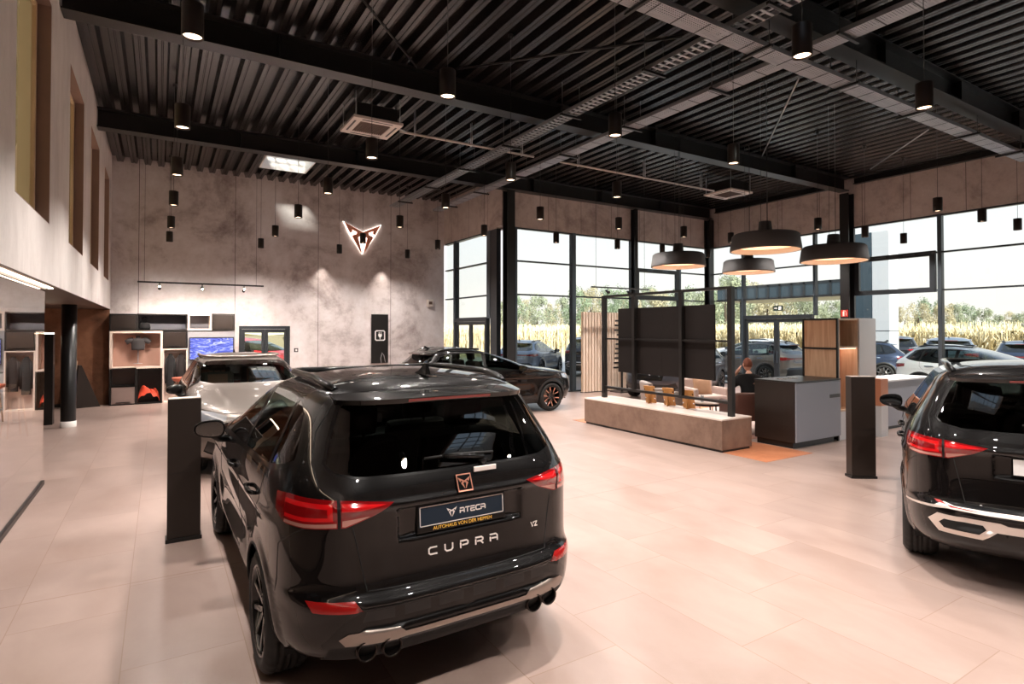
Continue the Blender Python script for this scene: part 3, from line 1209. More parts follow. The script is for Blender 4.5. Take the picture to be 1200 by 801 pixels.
def in_poly(px, py, poly):
    x, y = np.array([p[0] for p in poly]), np.array([p[1] for p in poly])
    x2, y2 = np.roll(x, -1), np.roll(y, -1)
    ins = np.zeros(len(px), bool)
    for a, b, c, d in zip(x, y, x2, y2):
        if b == d:
            continue
        k = ((b > py) != (d > py)) & (px < (c - a) * (py - b) / (d - b) + a)
        ins ^= k
    return ins


SU, SV = 1.0, 0.075


def build_shell(body, regions, nu=(30, 30, 24), per=4, guides=()):
    """constrained triangulation of the half surface; returns {region: (uv, tris)}"""
    us = np.concatenate([np.linspace(0, 1, nu[0], endpoint=False), np.linspace(1, 2, nu[1], endpoint=False), np.linspace(2, 3, nu[2] + 1)])
    vs = np.linspace(0, body.vm, body.vm * per + 1)
    pts, edges = [], []
    polys = []
    for name, outline in regions:
        uvp = [(min(3, max(0, a)) * SU, min(body.vm, max(0, b)) * SV) for a, b in body.path(outline)]
        polys.append((name, uvp))
        b0 = len(pts)
        pts += uvp
        edges += [(b0 + i, b0 + (i + 1) % len(uvp)) for i in range(len(uvp))]
    con = np.array(pts) if pts else np.zeros((0, 2))
    gd = [(min(3, max(0, a)) * SU, min(body.vm, max(0, b)) * SV) for g in guides for a, b in body.path(g, .03, closed=False)]
    G = np.array([(u * SU, v * SV) for v in vs for u in us] + gd)
    if len(con):
        keep = np.ones(len(G), bool)
        for i in range(0, len(G), 500):
            d = np.linalg.norm(G[i:i + 500, None, :] - con[None], axis=2).min(axis=1)
            keep[i:i + 500] = d > .0085
        bd = (G[:, 0] < 1e-9) | (G[:, 0] > 3 * SU - 1e-9) | (G[:, 1] < 1e-9) | (G[:, 1] > body.vm * SV - 1e-9)
        keep |= bd
        G = G[keep]
    pts = [Vector(p) for p in pts] + [Vector(p) for p in G]
    r = delaunay_2d_cdt(pts, edges, [], 0, 1e-6)
    V = np.array([tuple(v) for v in r[0]])
    T = np.array([f for f in r[2] if len(f) == 3])
    cen = V[T].mean(axis=1)
    lab = np.zeros(len(T), int)
    for i, (name, poly) in enumerate(polys):
        lab[in_poly(cen[:, 0], cen[:, 1], poly)] = i + 1
    names = ['paint'] + [p[0] for p in polys]
    return V / np.array([SU, SV]), T, lab, names


def shell_mesh(body, V, groups, name, mats, off=0.0, sides=(1, -1), thick=0.0):
    """groups: list of triangle arrays, one per material slot"""
    T = np.concatenate([g for g in groups])
    mi = np.concatenate([np.full(len(g), i) for i, g in enumerate(groups)])
    idx, inv = np.unique(T, return_inverse=True)
    T = inv.reshape(T.shape)
    P, n = body.full(V[idx, 0], V[idx, 1])
    c = np.abs(P[:, 0]) < 2e-4
    P[c, 0] = 0
    n[c, 0] = 0
    n /= np.maximum(np.linalg.norm(n, axis=1, keepdims=True), 1e-9)
    P = P + n * off
    fn = np.cross(P[T[:, 1]] - P[T[:, 0]], P[T[:, 2]] - P[T[:, 0]])
    ar = np.linalg.norm(fn, axis=1)
    flip = (fn * n[T].mean(axis=1)).sum(axis=1) < 0
    T[flip] = T[flip][:, ::-1]
    ok = ar > 1e-10
    T, mi = T[ok], mi[ok]
    vs, ns, fs, ms = [], [], [], []
    if 1 in sides:
        vs, ns, fs, ms = [P], [n], [T], [mi]
    if -1 in sides:
        b = len(P) if 1 in sides else 0
        P2, n2 = P * [-1, 1, 1], n * [-1, 1, 1]
        mp = np.arange(len(P)) + b
        if 1 in sides:
            mp[c] = np.arange(len(P))[c]
        vs.append(P2)
        ns.append(n2)
        fs.append(mp[T][:, ::-1])
        ms.append(mi)
    vs, ns, fs, ms = np.concatenate(vs), np.concatenate(ns), np.concatenate(fs), np.concatenate(ms)
    me = bpy.data.meshes.new(name)
    me.from_pydata(vs.tolist(), [], fs.tolist())
    me.polygons.foreach_set('use_smooth', [True] * len(me.polygons))
    me.polygons.foreach_set('material_index', ms.tolist())
    for m in mats:
        me.materials.append(m)
    me.update()
    me.normals_split_custom_set_from_vertices(ns.tolist())
    return me


# --- wheels ---------------------------------------------------------
def wheel_parts(r=.34, w=.235, rr=.247, style='twin', mats=None):
    mats = mats or (M['rim_black'], M['rim_copper'])
    h = w / 2
    tyre = MB()
    prof = [(rr - .004, -h + .012), (rr + .012, -h - .002), (rr + .045, -h - .008), (r - .03, -h + .002), (r - .012, -h + .016), (r - .001, -h + .04)]
    half = [(r, -h + .055), (r - .009, -h + .058), (r - .009, -h + .068), (r, -h + .071), (r, -.022), (r - .009, -.020), (r - .009, -.008), (r, -.006)]
    full = prof + half
    full = full + [(a, -b) for a, b in full[::-1]]
    n = 90
    vs = []
    for (q, x) in full:
        tread = q > r - .0125
        for k in range(n):
            a = 2 * PI * k / n
            rad = q - (.007 if tread and abs(x) > .03 and k % 3 == 0 else 0)
            vs.append((x, rad * math.cos(a), rad * math.sin(a)))
    m = len(full)
    tyre.add(vs, [(i * n + k, i * n + (k + 1) % n, (i + 1) * n + (k + 1) % n, (i + 1) * n + k) for i in range(m - 1) for k in range(n)], 0, True)
    rim = MB()
    rim.lathe([(rr + .002, h - .006), (rr - .006, h + .002), (rr - .014, h - .006), (rr - .022, h - .05), (rr - .03, -h + .02), (rr + .001, -h + .012)], 48, axis='x')
    rim.lathe([(0, h - .05), (.03, h - .048), (.034, h - .035), (.062, h - .04), (.075, h - .07), (.07, -.02), (0, -.02)], 32, axis='x')
    ns = 5
    fn = lambda a, b, d: Vector((d + .02 * (a / rr), a * math.cos(ang) - b * math.sin(ang), a * math.sin(ang) + b * math.cos(ang)))
    for k in range(ns):
        base = 2 * PI * k / ns + PI / 2
        for s in (-1, 1):
            ang = base
            r0, r1 = .045, rr - .012
            if style == 'twin':
                poly = [(r0, s * .006), (r0, s * .034), (r1 * .6, s * .062), (r1, s * .088), (r1, s * .058), (r1 * .6, s * .036)]
                inl = [(r1 * .30, s * .046), (r1 * .62, s * .064), (r1, s * .090), (r1, s * .066), (r1 * .62, s * .045)]
            elif style == 'star':
                poly = [(r0, 0), (r0, s * .04), (r1 * .75, s * .018), (r1, s * .03), (r1, 0)]
                inl = [(r1 * .5, 0.0), (r1 * .5, s * .012), (r1, s * .012), (r1, 0.0)]
            else:
                poly = [(r0, s * .012), (r0, s * .03), (r1, s * .10), (r1, s * .082)]
                inl = None
            if s < 0:
                poly = poly[::-1]
            rim.prism(poly, fn, h - .075, h - .035)
            if inl:
                if s < 0:
                    inl = inl[::-1]
                rim.prism(inl, fn, h - .036, h - .031, mi=1)
    disc = MB().lathe([(.06, -.01), (.165, -.01), (.165, .012), (.06, .012)], 36, axis='x').box(-.05, .03, -.06, .06, .10, .19)
    return tyre.mesh('tyre'), rim.mesh('wheel'), disc.mesh('brake_disc'), mats


WHEELS = {}


def add_wheels(root, spec, key):
    if key not in WHEELS:
        t, rm, d, mats = wheel_parts(spec.get('wr', .34), .235, spec.get('rr', .247), spec.get('wstyle', 'twin'), spec.get('wmats'))
        t.materials.append(M['tyre'])
        for m in mats:
            rm.materials.append(m)
        d.materials.append(M['satin_silver'])
        WHEELS[key] = (t, rm, d)
    t, rm, d = WHEELS[key]
    R_ = spec.get('wr', .34)
    for s in (1, -1):
        for y in (0, spec['wb']):
            o = bpy.data.objects.new('wheel', rm)
            link(o, root)
            o.location = (s * spec['track'], y, R_)
            o.rotation_euler = (spec.get('spin', .3) * (1 + y), 0, 0 if s > 0 else PI)
            for nm, me in (('tyre', t), ('brake_disc', d)):
                c = bpy.data.objects.new(nm, me)
                link(c, o)
            # dark wheel well behind the wheel
            w = MB()
            n = 20
            rad = R_ + .055
            x0, x1 = s * .50, s * spec.get('wellx', .845)
            vs = []
            for k in range(n + 1):
                a = PI * (-.08 + 1.16 * k / n)
                for x in (x0, x1):
                    vs.append((x, y + rad * math.cos(a), R_ + rad * math.sin(a)))
            fs = [(2 * k, 2 * k + 1, 2 * k + 3, 2 * k + 2) for k in range(n)] + [[2 * k for k in range(n + 1)]]
            w.add(vs, fs)
            w.build('wheel_well', M['gap'], root)


def mirrored_parts(fn):
    for s in (1, -1):
        fn(s)


# --- emblem and lettering -------------------------------------------
_half = [(-305, 150), (0, 292), (0, 345), (-55, 368), (-80, 388), (-18, 632), (-26, 640), (-180, 372), (-160, 352), (-104, 330), (-96, 296), (-190, 258), (-170, 294), (-212, 322)]
EMB = [((a) / 610, (395 - b) / 610) for a, b in _half]
_outer = [(-330, 130), (0, 280), (330, 130), (216, 350), (0, 662), (-216, 350)]
EMB_OUT = [(a / 610, (395 - b) / 610) for a, b in _outer]

GLYPH = {
    'C': [[(.95, .8), (.2, .8), (.0, .65), (.0, .15), (.2, 0), (.95, 0)]],
    'U': [[(0, .8), (0, .2), (.2, 0), (.75, 0), (.95, .2), (.95, .8)]],
    'P': [[(0, 0), (0, .55)], [(0, .8), (.78, .8), (.95, .65), (.95, .42), (.8, .3), (.25, .3)]],
    'R': [[(0, 0), (0, .55)], [(0, .8), (.78, .8), (.95, .65), (.95, .45), (.8, .34), (.25, .34)], [(.62, .34), (.95, 0)]],
    'A': [[(0, 0), (0, .45)], [(0, .8), (.75, .8), (.95, .62), (.95, 0)], [(.25, .32), (.95, .32)]],
    'T': [[(0, .8), (.95, .8)], [(.47, .6), (.47, 0)]],
    'E': [[(.95, .8), (0, .8)], [(.95, 0), (.1, 0), (0, .1), (0, .42), (.9, .42)]],
    'V': [[(0, .8), (.42, 0), (.6, .25)], [(.72, .5), (.9, .8)]],
    'Z': [[(0, .8), (.9, .8), (.1, 0), (.95, 0)]],
}


def ribbon(mb, path, w, place, d0, d1, mi=0):
    """flat stroke of width w along a 2D path, mapped by place(a,b,d)"""
    for i in range(len(path) - 1):
        (a, b), (c, d) = path[i], path[i + 1]
        l = math.hypot(c - a, d - b) or 1
        ex, ey = (c - a) / l * w / 2, (d - b) / l * w / 2
        a, b, c, d = a - ex * .6, b - ey * .6, c + ex * .6, d + ey * .6
        nx, ny = -ey, ex
        mb.prism([(a + nx, b + ny), (a - nx, b - ny), (c - nx, d - ny), (c + nx, d + ny)], place, d0, d1, mi)


def word(mb, text, x0, z0, h, cw, pitch, sw, place, d0, d1):
    for i, ch in enumerate(text):
        for st in GLYPH[ch]:
            ribbon(mb, [(x0 + i * pitch + a * cw, z0 + b / .8 * h) for a, b in st], sw, place, d0, d1)


def text_mesh(txt, size, depth=.001):
    cu = bpy.data.curves.new('txt', 'FONT')
    cu.body = txt
    cu.size = size
    cu.align_x = 'CENTER'
    cu.align_y = 'CENTER'
    cu.extrude = depth
    o = bpy.data.objects.new('txt', cu)
    C.objects.link(o)
    bpy.context.view_layer.update()
    me = bpy.data.meshes.new_from_object(o.evaluated_get(bpy.context.evaluated_depsgraph_get()))
    C.objects.unlink(o)
    bpy.data.objects.remove(o)
    return me


def text_obj(name, txt, size, mat, parent, loc, rot, depth=.001, bold=0.0, sx=1.0):
    me = text_mesh(txt, size, depth)
    me.materials.clear()
    me.materials.append(mat)
    o = bpy.data.objects.new(name, me)
    link(o, parent)
    o.location = loc
    o.rotation_euler = rot
    o.scale = (sx, 1, 1)
    return o


# --- the car factory ------------------------------------------------
def seat(root, x, y, z, tilt=-.22, wide=.50, mats=None):
    Mx = Matrix.Translation((x, y, z)) @ Matrix.Rotation(-tilt, 4, 'X')
    m = MB()
    m.box(-wide / 2, wide / 2, .0, .50, -.10, .07, M=Matrix.Translation((x, y, z)) @ Matrix.Rotation(.12, 4, 'X'), bev=.05)
    m.box(-wide / 2, wide / 2, -.14, .0, .02, .60, M=Mx, bev=.055)
    m.box(-.13, .13, -.13, -.03, .63, .82, M=Mx, bev=.04)
    m.box(-.06, -.045, -.09, -.075, .58, .65, M=Mx)
    m.box(.045, .06, -.09, -.075, .58, .65, M=Mx)
    o = m.build('seat', M['seat_leather'], root)
    k = MB()
    k.box(-wide / 2 + .10, wide / 2 - .10, .001, .012, .10, .55, M=Mx)
    k.build('seat_panel', M['seat_tan'], o)
    return o


def wing_mirror(root, s, y, x, z, mat):
    m = MB()
    vs, fs = [], []
    nu_, nv_ = 20, 12
    for i in range(nv_ + 1):
        th = PI * i / nv_
        for k in range(nu_):
            a = 2 * PI * k / nu_
            ex = lambda q, p: math.copysign(abs(q) ** p, q)
            px = .108 * ex(math.sin(th), .6) * ex(math.cos(a), .75)
            pz = .088 * ex(math.sin(th), .6) * ex(math.sin(a), .75) * (1.0 - .35 * (px / .125 * .5 + .5))
            py = .075 * math.cos(th)
            if py < -.02:
                py = -.02
            vs.append((s * (x + .13 + px * 1.05), y + py + .03 * (px / .125), z + pz))
    for i in range(nv_):
        for k in range(nu_):
            fs.append((i * nu_ + k, i * nu_ + (k + 1) % nu_, (i + 1) * nu_ + (k + 1) % nu_, (i + 1) * nu_ + k))
    m.add(vs, fs, 0, True)
    m.tube([(s * (x - .05), y + .02, z - .10), (s * (x + .06), y + .01, z - .085), (s * (x + .12), y, z - .04)], [.035, .03, .03], 10)
    o = m.build('wing_mirror', mat, root)
    g = MB()
    n = 20
    pts = []
    for k in range(n):
        a = 2 * PI * k / n
        ex = lambda q, p: math.copysign(abs(q) ** p, q)
        px, pz = .094 * ex(math.cos(a), .75), .070 * ex(math.sin(a), .75)
        pz *= (1.0 - .35 * (px / .125 * .5 + .5))
        pts.append((s * (x + .13 + px * 1.05), y - .024 + .03 * (px / .125), z + pz))
    g.add(pts + [(p[0], p[1] + .003, p[2]) for p in pts], [list(range(n)), list(range(n, 2 * n))[::-1]] + [(k, (k + 1) % n, (k + 1) % n + n, k + n) for k in range(n)])
    g.build('mirror_glass', M['mirror'], o)


M['mirror'] = plain('mirror_glass', (190, 194, 196), 0.03, metal=1.0)


def make_car(spec, name, label, group=None, pm=None, lod=1.0):
    pm = pm or M['paint_black']
    body = Body(spec['rows'], spec.get('feats', ()))
    regs = [(r[0], r[1]) for r in spec['regions']]
    info = {r[0]: r[2:] for r in spec['regions']}
    nu = tuple(int(k * lod) for k in (34, 34, 26))
    V, T, lab, names = build_shell(body, regs, nu, max(2, int(spec.get('per', 5) * lod)), spec.get('guides', ()) if lod > .8 else ())
    root = thing(name, label, 'car', (0, 0, 0), 0, group)
    groups, mats = [], []
    own = {}
    for i, nm in enumerate(names):
        t = T[lab == i]
        if nm == 'paint':
            groups.append(t)
            mats.append(pm)
            continue
        obj, mat = info[nm][0], info[nm][1]
        if obj == 'cut' or len(t) == 0:
            continue
        if obj is None:
            groups.append(t)
            mats.append(mat if mat != 'paint' else pm)
        else:
            own.setdefault(obj, []).append((t, mat, info[nm]))
    me = shell_mesh(body, V, groups, 'body', mats)
    bo = bpy.data.objects.new('body', me)
    link(bo, root)
    # closed thickness is given by the cabin and underbody; panel gaps and lips ride on the surface
    gaps = MB()
    for path, rad in spec.get('lines', ()):
        uvp = body.path(path, .03, closed=False)
        P, n = body.full([p[0] for p in uvp], [p[1] for p in uvp])
        for s in (1, -1):
            gaps.tube([(p[0] * s, p[1], p[2]) for p in P - n * (rad * .45)], rad, 5)
    if gaps.v:
        gaps.build('panel_gaps', M['gap'], bo)
    for obj, lst in own.items():
        inf = lst[0][2]
        sides = [(1, -1)] if (len(inf) > 3 and inf[3] == 'c') else [(1,), (-1,)]
        off = inf[2] if len(inf) > 2 else 0
        for sd in sides:
            me = shell_mesh(body, V, [t for t, _, _ in lst], obj, [m for _, m, _ in lst], off, sd)
            o = bpy.data.objects.new(obj, me)
            link(o, root)
            if 'bezel' in spec and obj in spec['bezel']:
                pass
    add_wheels(root, spec, spec['key'])
    ub = MB()
    ub.box(-.62, .62, spec['sr'] + .30, spec['sf'] - .25, .24, .34)
    ub.box(-.80, .80, .46, spec['wb'] - .46, .215, .36)
    ub.build('underbody', M['gap'], root)
    if lod >= .7:
        cb = MB()
        cb.box(-.72, .72, spec['sr'] + .25, .10, .5, spec.get('boot', .80))
        cb.box(-.76, .76, .10, 2.0, .36, .50)
        cb.box(-.74, .74, 1.62, 2.05, .5, .98, bev=.05)
        cb.box(-.12, .12, .7, 1.7, .5, .78, bev=.03)
        for s in (-1, 1):
            cb.box(s * .80 - .03, s * .80 + .03, .12, 1.9, .40, .95)
        cb.build('cabin', M['cabin'], root)
        for x in (-.37, .37):
            seat(root, x, .95, .66)
        for x in (-.37, .37):
            seat(root, x, .18, .70, wide=.58)
        a = [(-.37 + .18 * math.cos(t), 1.5 - .07 * math.sin(t), 1.0 + .165 * math.sin(t)) for t in np.linspace(0, 2 * PI, 25)[:-1]]
        MB().tube(a, .016, 8, closed=True).tube([(-.37, 1.5, 1.0), (-.37, 1.66, .96)], .03, 8).tube([(-.55, 1.5, 1.0), (-.19, 1.5, 1.0)], .018, 6).build('steering_wheel', M['cabin'], root)
    for s in (1, -1):
        mp, _ = body.pt('S', spec['mir'][0], spec['mir'][1], 0, 1)
        wing_mirror(root, s, spec['mir'][0], mp.x, spec['mir'][1] + .07, pm if spec.get('mirpaint') else M['gloss_black'])
        for (a, z) in spec.get('handles', ()):
            p0, n0 = body.pt('S', a - .10, z, .0, s)
            pts = [body.pt('S', a + d, z, o, s)[0] for d, o in ((-.11, .003), (-.09, .028), (0, .034), (.09, .028), (.11, .003))]
            MB().tube(pts, [.012, .016, .017, .016, .012], 8, sx=.8).build('door_handle', pm, root)
    if spec.get('rail'):
        y0, y1, zz, rm = spec['rail']
        for s in (1, -1):
            pts = []
            for k in range(15):
                t = k / 14
                p, n = body.pt('S', y0 + (y1 - y0) * t, zz, 0, s)
                lift = .055 * min(1, 4.5 * min(t, 1 - t)) ** .6 - .006
                pts.append(p + Vector((0, 0, lift)) - Vector((s * .015, 0, 0)))
            MB().tube(pts, .022, 10, sx=1.2).build('roof_rail', rm, root)
    if spec.get('antenna'):
        a = spec['antenna']
        p = body.base(np.array([0.0]), np.array([body.vm - .001]))[0]
        zt = spec['ztop']
        MB().prism([(-.09, 0), (.10, 0), (.02, .02), (-.05, .07), (-.075, .07)], lambda q, r, d: Vector((d * (1 - r * 9), a + q, zt + r)), -.018, .018).build('roof_antenna', M['gloss_black'], root)
    if spec.get('spoiler'):
        sp = spec['spoiler']
        secs = []
        for x in np.linspace(-sp['w'], sp['w'], 29):
            t = abs(x) / sp['w']
            A, nA = body.pt('R', abs(x), sp['z0'], .004, 1)
            B, nB = body.pt('R', abs(x), sp['z1'], .004, 1)
            ln = sp['len'] * (1 - .25 * t ** 4)
            tip = Vector((x, A.y - ln + .0, A.z - sp['drop'] - .012 * t ** 2))
            A.x = x
            B.x = x
            A = A + Vector((0, .10, .018 * (1 - t ** 6)))
            mid = (A * .5 + tip * .5) + Vector((0, 0, .008))
            secs.append([A, mid, tip, tip + Vector((0, .008, -.026)), (tip * .35 + B * .65) + Vector((0, 0, -.006)), B])
        m = MB()
        k = len(secs[0])
        m.add([p for s in secs for p in s], [(i * k + j, i * k + (j + 1) % k, (i + 1) * k + (j + 1) % k, (i + 1) * k + j) for i in range(len(secs) - 1) for j in range(k)], 0, False)
        m.add(secs[0], [list(range(k))])
        m.add(secs[-1], [list(range(k))[::-1]])
        so = m.build('roof_spoiler', pm, root)
        for p in so.data.polygons:
            p.use_smooth = True
        so.data.set_sharp_from_angle(angle=math.radians(32))
        b = MB()
        vs = []
        q = [s for s in secs if abs(s[0].x) < .30]
        for s in q:
            a, c = s[2], s[3]
            vs += [a * .8 + c * .2 - Vector((0, .003, 0)), a * .2 + c * .8 - Vector((0, .003, 0))]
        b.add(vs, [(2 * i, 2 * i + 2, 2 * i + 3, 2 * i + 1) for i in range(len(q) - 1)])
        b.build('brake_light', M['lamp_red'], so)
    root['_'] = 0
    del root['_']
    return root, body
# ------------------------------------------------------------------ car specs
# z, rear, front, half width, n rear, n front, rear start, front start
SUV_ROWS = [
    (.22, -.50, 3.20, .800, 4.2, 3.0, .25, 2.45),
    (.28, -.72, 3.40, .862, 4.2, 3.0, .25, 2.45),
    (.36, -.835, 3.47, .897, 4.2, 3.0, .25, 2.45),
    (.46, -.868, 3.52, .912, 4.2, 3.0, .25, 2.45),
    (.56, -.872, 3.53, .918, 4.2, 3.0, .25, 2.45),
    (.615, -.865, 3.53, .920, 4.2, 3.0, .25, 2.45),
    (.655, -.815, 3.525, .921, 4.3, 3.0, .25, 2.45),
    (.76, -.802, 3.50, .922, 4.4, 3.0, .25, 2.45),
    (.88, -.794, 3.46, .922, 4.5, 3.0, .25, 2.45),
    (.99, -.797, 3.33, .920, 4.5, 3.0, .25, 2.35),
    (1.06, -.800, 3.02, .908, 4.5, 3.0, .25, 2.10),
    (1.12, -.785, 2.62, .890, 4.5, 3.0, .25, 1.85),
    (1.18, -.755, 2.22, .866, 4.5, 3.2, .25, 1.55),
    (1.24, -.718, 2.00, .840, 4.5, 3.4, .25, 1.30),
    (1.31, -.675, 1.84, .802, 4.5, 3.4, .22, 1.20),
    (1.41, -.608, 1.58, .752, 4.5, 3.4, .20, 1.00),
    (1.50, -.545, 1.32, .704, 4.5, 3.4, .15, .85),
    (1.568, -.500, 1.06, .660, 4.2, 3.2, .10, .72),
    (1.618, -.450, .84, .590, 3.6, 3.0, .08, .60),
    (1.650, -.350, .66, .480, 3.0, 2.6, .08, .50),
    (1.674, -.180, .52, .330, 2.5, 2.3, .10, .42),
    (1.686, .02, .42, .165, 2.2, 2.1, .14, .36),
    (1.690, .18, .32, .0005, 2.0, 2.0, .22, .28),
]


def arch_pts(y0, zc, r, zb):
    """outline of a wheel opening in side view"""
    a0 = math.asin(max(-1, (zb - zc) / r))
    out = []
    for k in range(25):
        a = PI - a0 - (PI - 2 * a0) * k / 24
        out.append(('S', y0 + r * math.cos(a), zc + r * math.sin(a)))
    return out


def scale_rows(rows, sz=1.0, dy=0.0):
    return [(r[0] * sz,) + tuple(r[1:]) for r in rows]


def suv_feats(wb, plate=True, zr=1.0):
    def f(P, n):
        s, z = P[:, 1], P[:, 2] / zr
        ax = np.abs(P[:, 0])
        d = np.zeros(len(P))
        rear = sstep(-.45, -.62, s)
        if plate:
            win = sstep(.385, .355, ax) * sstep(.865, .888, z) * sstep(1.045, 1.02, z)
            d -= .030 * win * rear
        # bumper inset
        d -= .022 * rear * sstep(.60, .57, ax) * sstep(.465, .485, z) * sstep(.60, .58, z)
        # ridge between the lamps
        d += .014 * rear * np.exp(-((z - 1.06) / .022) ** 2) * sstep(.78, .60, ax)
        side = sstep(.5, .8, np.abs(n[:, 0]))
        for yc in (0, wb):
            r = np.hypot(s - yc, P[:, 2] - .34)
            d += .014 * side * sstep(.47, .39, r)
        mid = sstep(-.45, -.2, s) * sstep(3.1, 2.8, s)
        d += .010 * side * mid * np.exp(-((z - .925 - .012 * (1.3 - s)) / .028) ** 2)
        dm = sstep(.42, .62, s) * sstep(2.2, 2.0, s)
        d -= .022 * side * dm * np.exp(-((z - .60) / .11) ** 2)
        d += .012 * side * dm * np.exp(-((z - .43) / .04) ** 2)
        # spoiler shelf above rear glass is its own part; bonnet creases
        bon = sstep(2.0, 2.3, s) * sstep(3.3, 3.0, s) * sstep(.4, .7, n[:, 2])
        d += .010 * bon * np.exp(-((ax - .46 - .06 * (2.6 - s)) / .035) ** 2)
        return d
    return f


WB = 2.638
LIGHT = [('R', .40, 1.077), ('R', .60, 1.103), ('R', .78, 1.113), ('S', -.50, 1.117), ('S', -.36, 1.107), ('S', -.40, 1.025), ('S', -.50, 0.977), ('R', .80, 0.970), ('R', .63, 0.975), ('R', .50, 1.023)]
LIGHT_IN1 = [('R', .685, 1.010), ('R', .685, 1.087), ('R', .80, 1.093), ('S', -.48, 1.096), ('S', -.48, 1.075), ('R', .80, 1.071), ('R', .708, 1.065), ('R', .708, 1.027), ('R', .80, 1.023), ('S', -.50, 1.027), ('S', -.50, 1.009), ('R', .80, 1.004)]
LIGHT_IN2 = [('R', .44, 1.071), ('R', .60, 1.087), ('R', .645, 1.090), ('R', .645, 1.055), ('R', .56, 1.055)]
LIGHT_LOW = [('R', .515, 1.023), ('R', .645, 1.010), ('R', .645, 0.982), ('R', .632, 0.980)]
LIGHT_LOW2 = [('R', .67, 0.999), ('R', .80, 0.992), ('S', -.50, 0.996), ('S', -.50, 0.981), ('R', .80, 0.975), ('R', .67, 0.980)]
REAR_GLASS = [('R', 0, 1.197), ('R', .55, 1.204), ('R', .66, 1.227), ('R', .69, 1.262), ('R', .64, 1.392), ('R', .575, 1.530), ('R', .545, 1.554), ('R', 0, 1.564)]
DLO = [('S', 1.93, 1.083), ('S', 1.80, 1.252), ('S', 1.52, 1.424), ('S', 1.22, 1.520), ('S', .9, 1.557), ('S', .35, 1.567), ('S', -.02, 1.547), ('S', -.22, 1.492), ('S', -.40, 1.302), ('S', -.43, 1.252), ('S', -.30, 1.197), ('S', -.12, 1.159), ('S', .3, 1.128)]
W_FRONT = [('S', 1.80, 1.121), ('S', 1.72, 1.267), ('S', 1.48, 1.414), ('S', 1.20, 1.504), ('S', .98, 1.537), ('S', .90, 1.537), ('S', .86, 1.148)]
W_REAR = [('S', .79, 1.151), ('S', .81, 1.542), ('S', .35, 1.549), ('S', .08, 1.537), ('S', -.01, 1.182), ('S', .12, 1.174)]
W_QUART = [('S', -.06, 1.189), ('S', .03, 1.527), ('S', -.04, 1.524), ('S', -.20, 1.477), ('S', -.37, 1.297), ('S', -.385, 1.257), ('S', -.29, 1.224)]
WSCREEN = [('F', 0, 1.242), ('F', .55, 1.247), ('F', .70, 1.277), ('F', .655, 1.412), ('F', .585, 1.542), ('F', .54, 1.567), ('F', 0, 1.580)]
HEADL = [('F', .50, .90), ('F', .66, .955), ('F', .82, .965), ('S', 2.95, .965), ('S', 3.0, .86), ('F', .80, .83), ('F', .52, .815)]
GRILLE = [('F', 0, .86), ('F', .40, .86), ('F', .45, .80), ('F', .40, .62), ('F', 0, .60)]
INTAKE = [('F', 0, .50), ('F', .55, .50), ('F', .72, .56), ('F', .76, .40), ('F', .60, .33), ('F', 0, .33)]


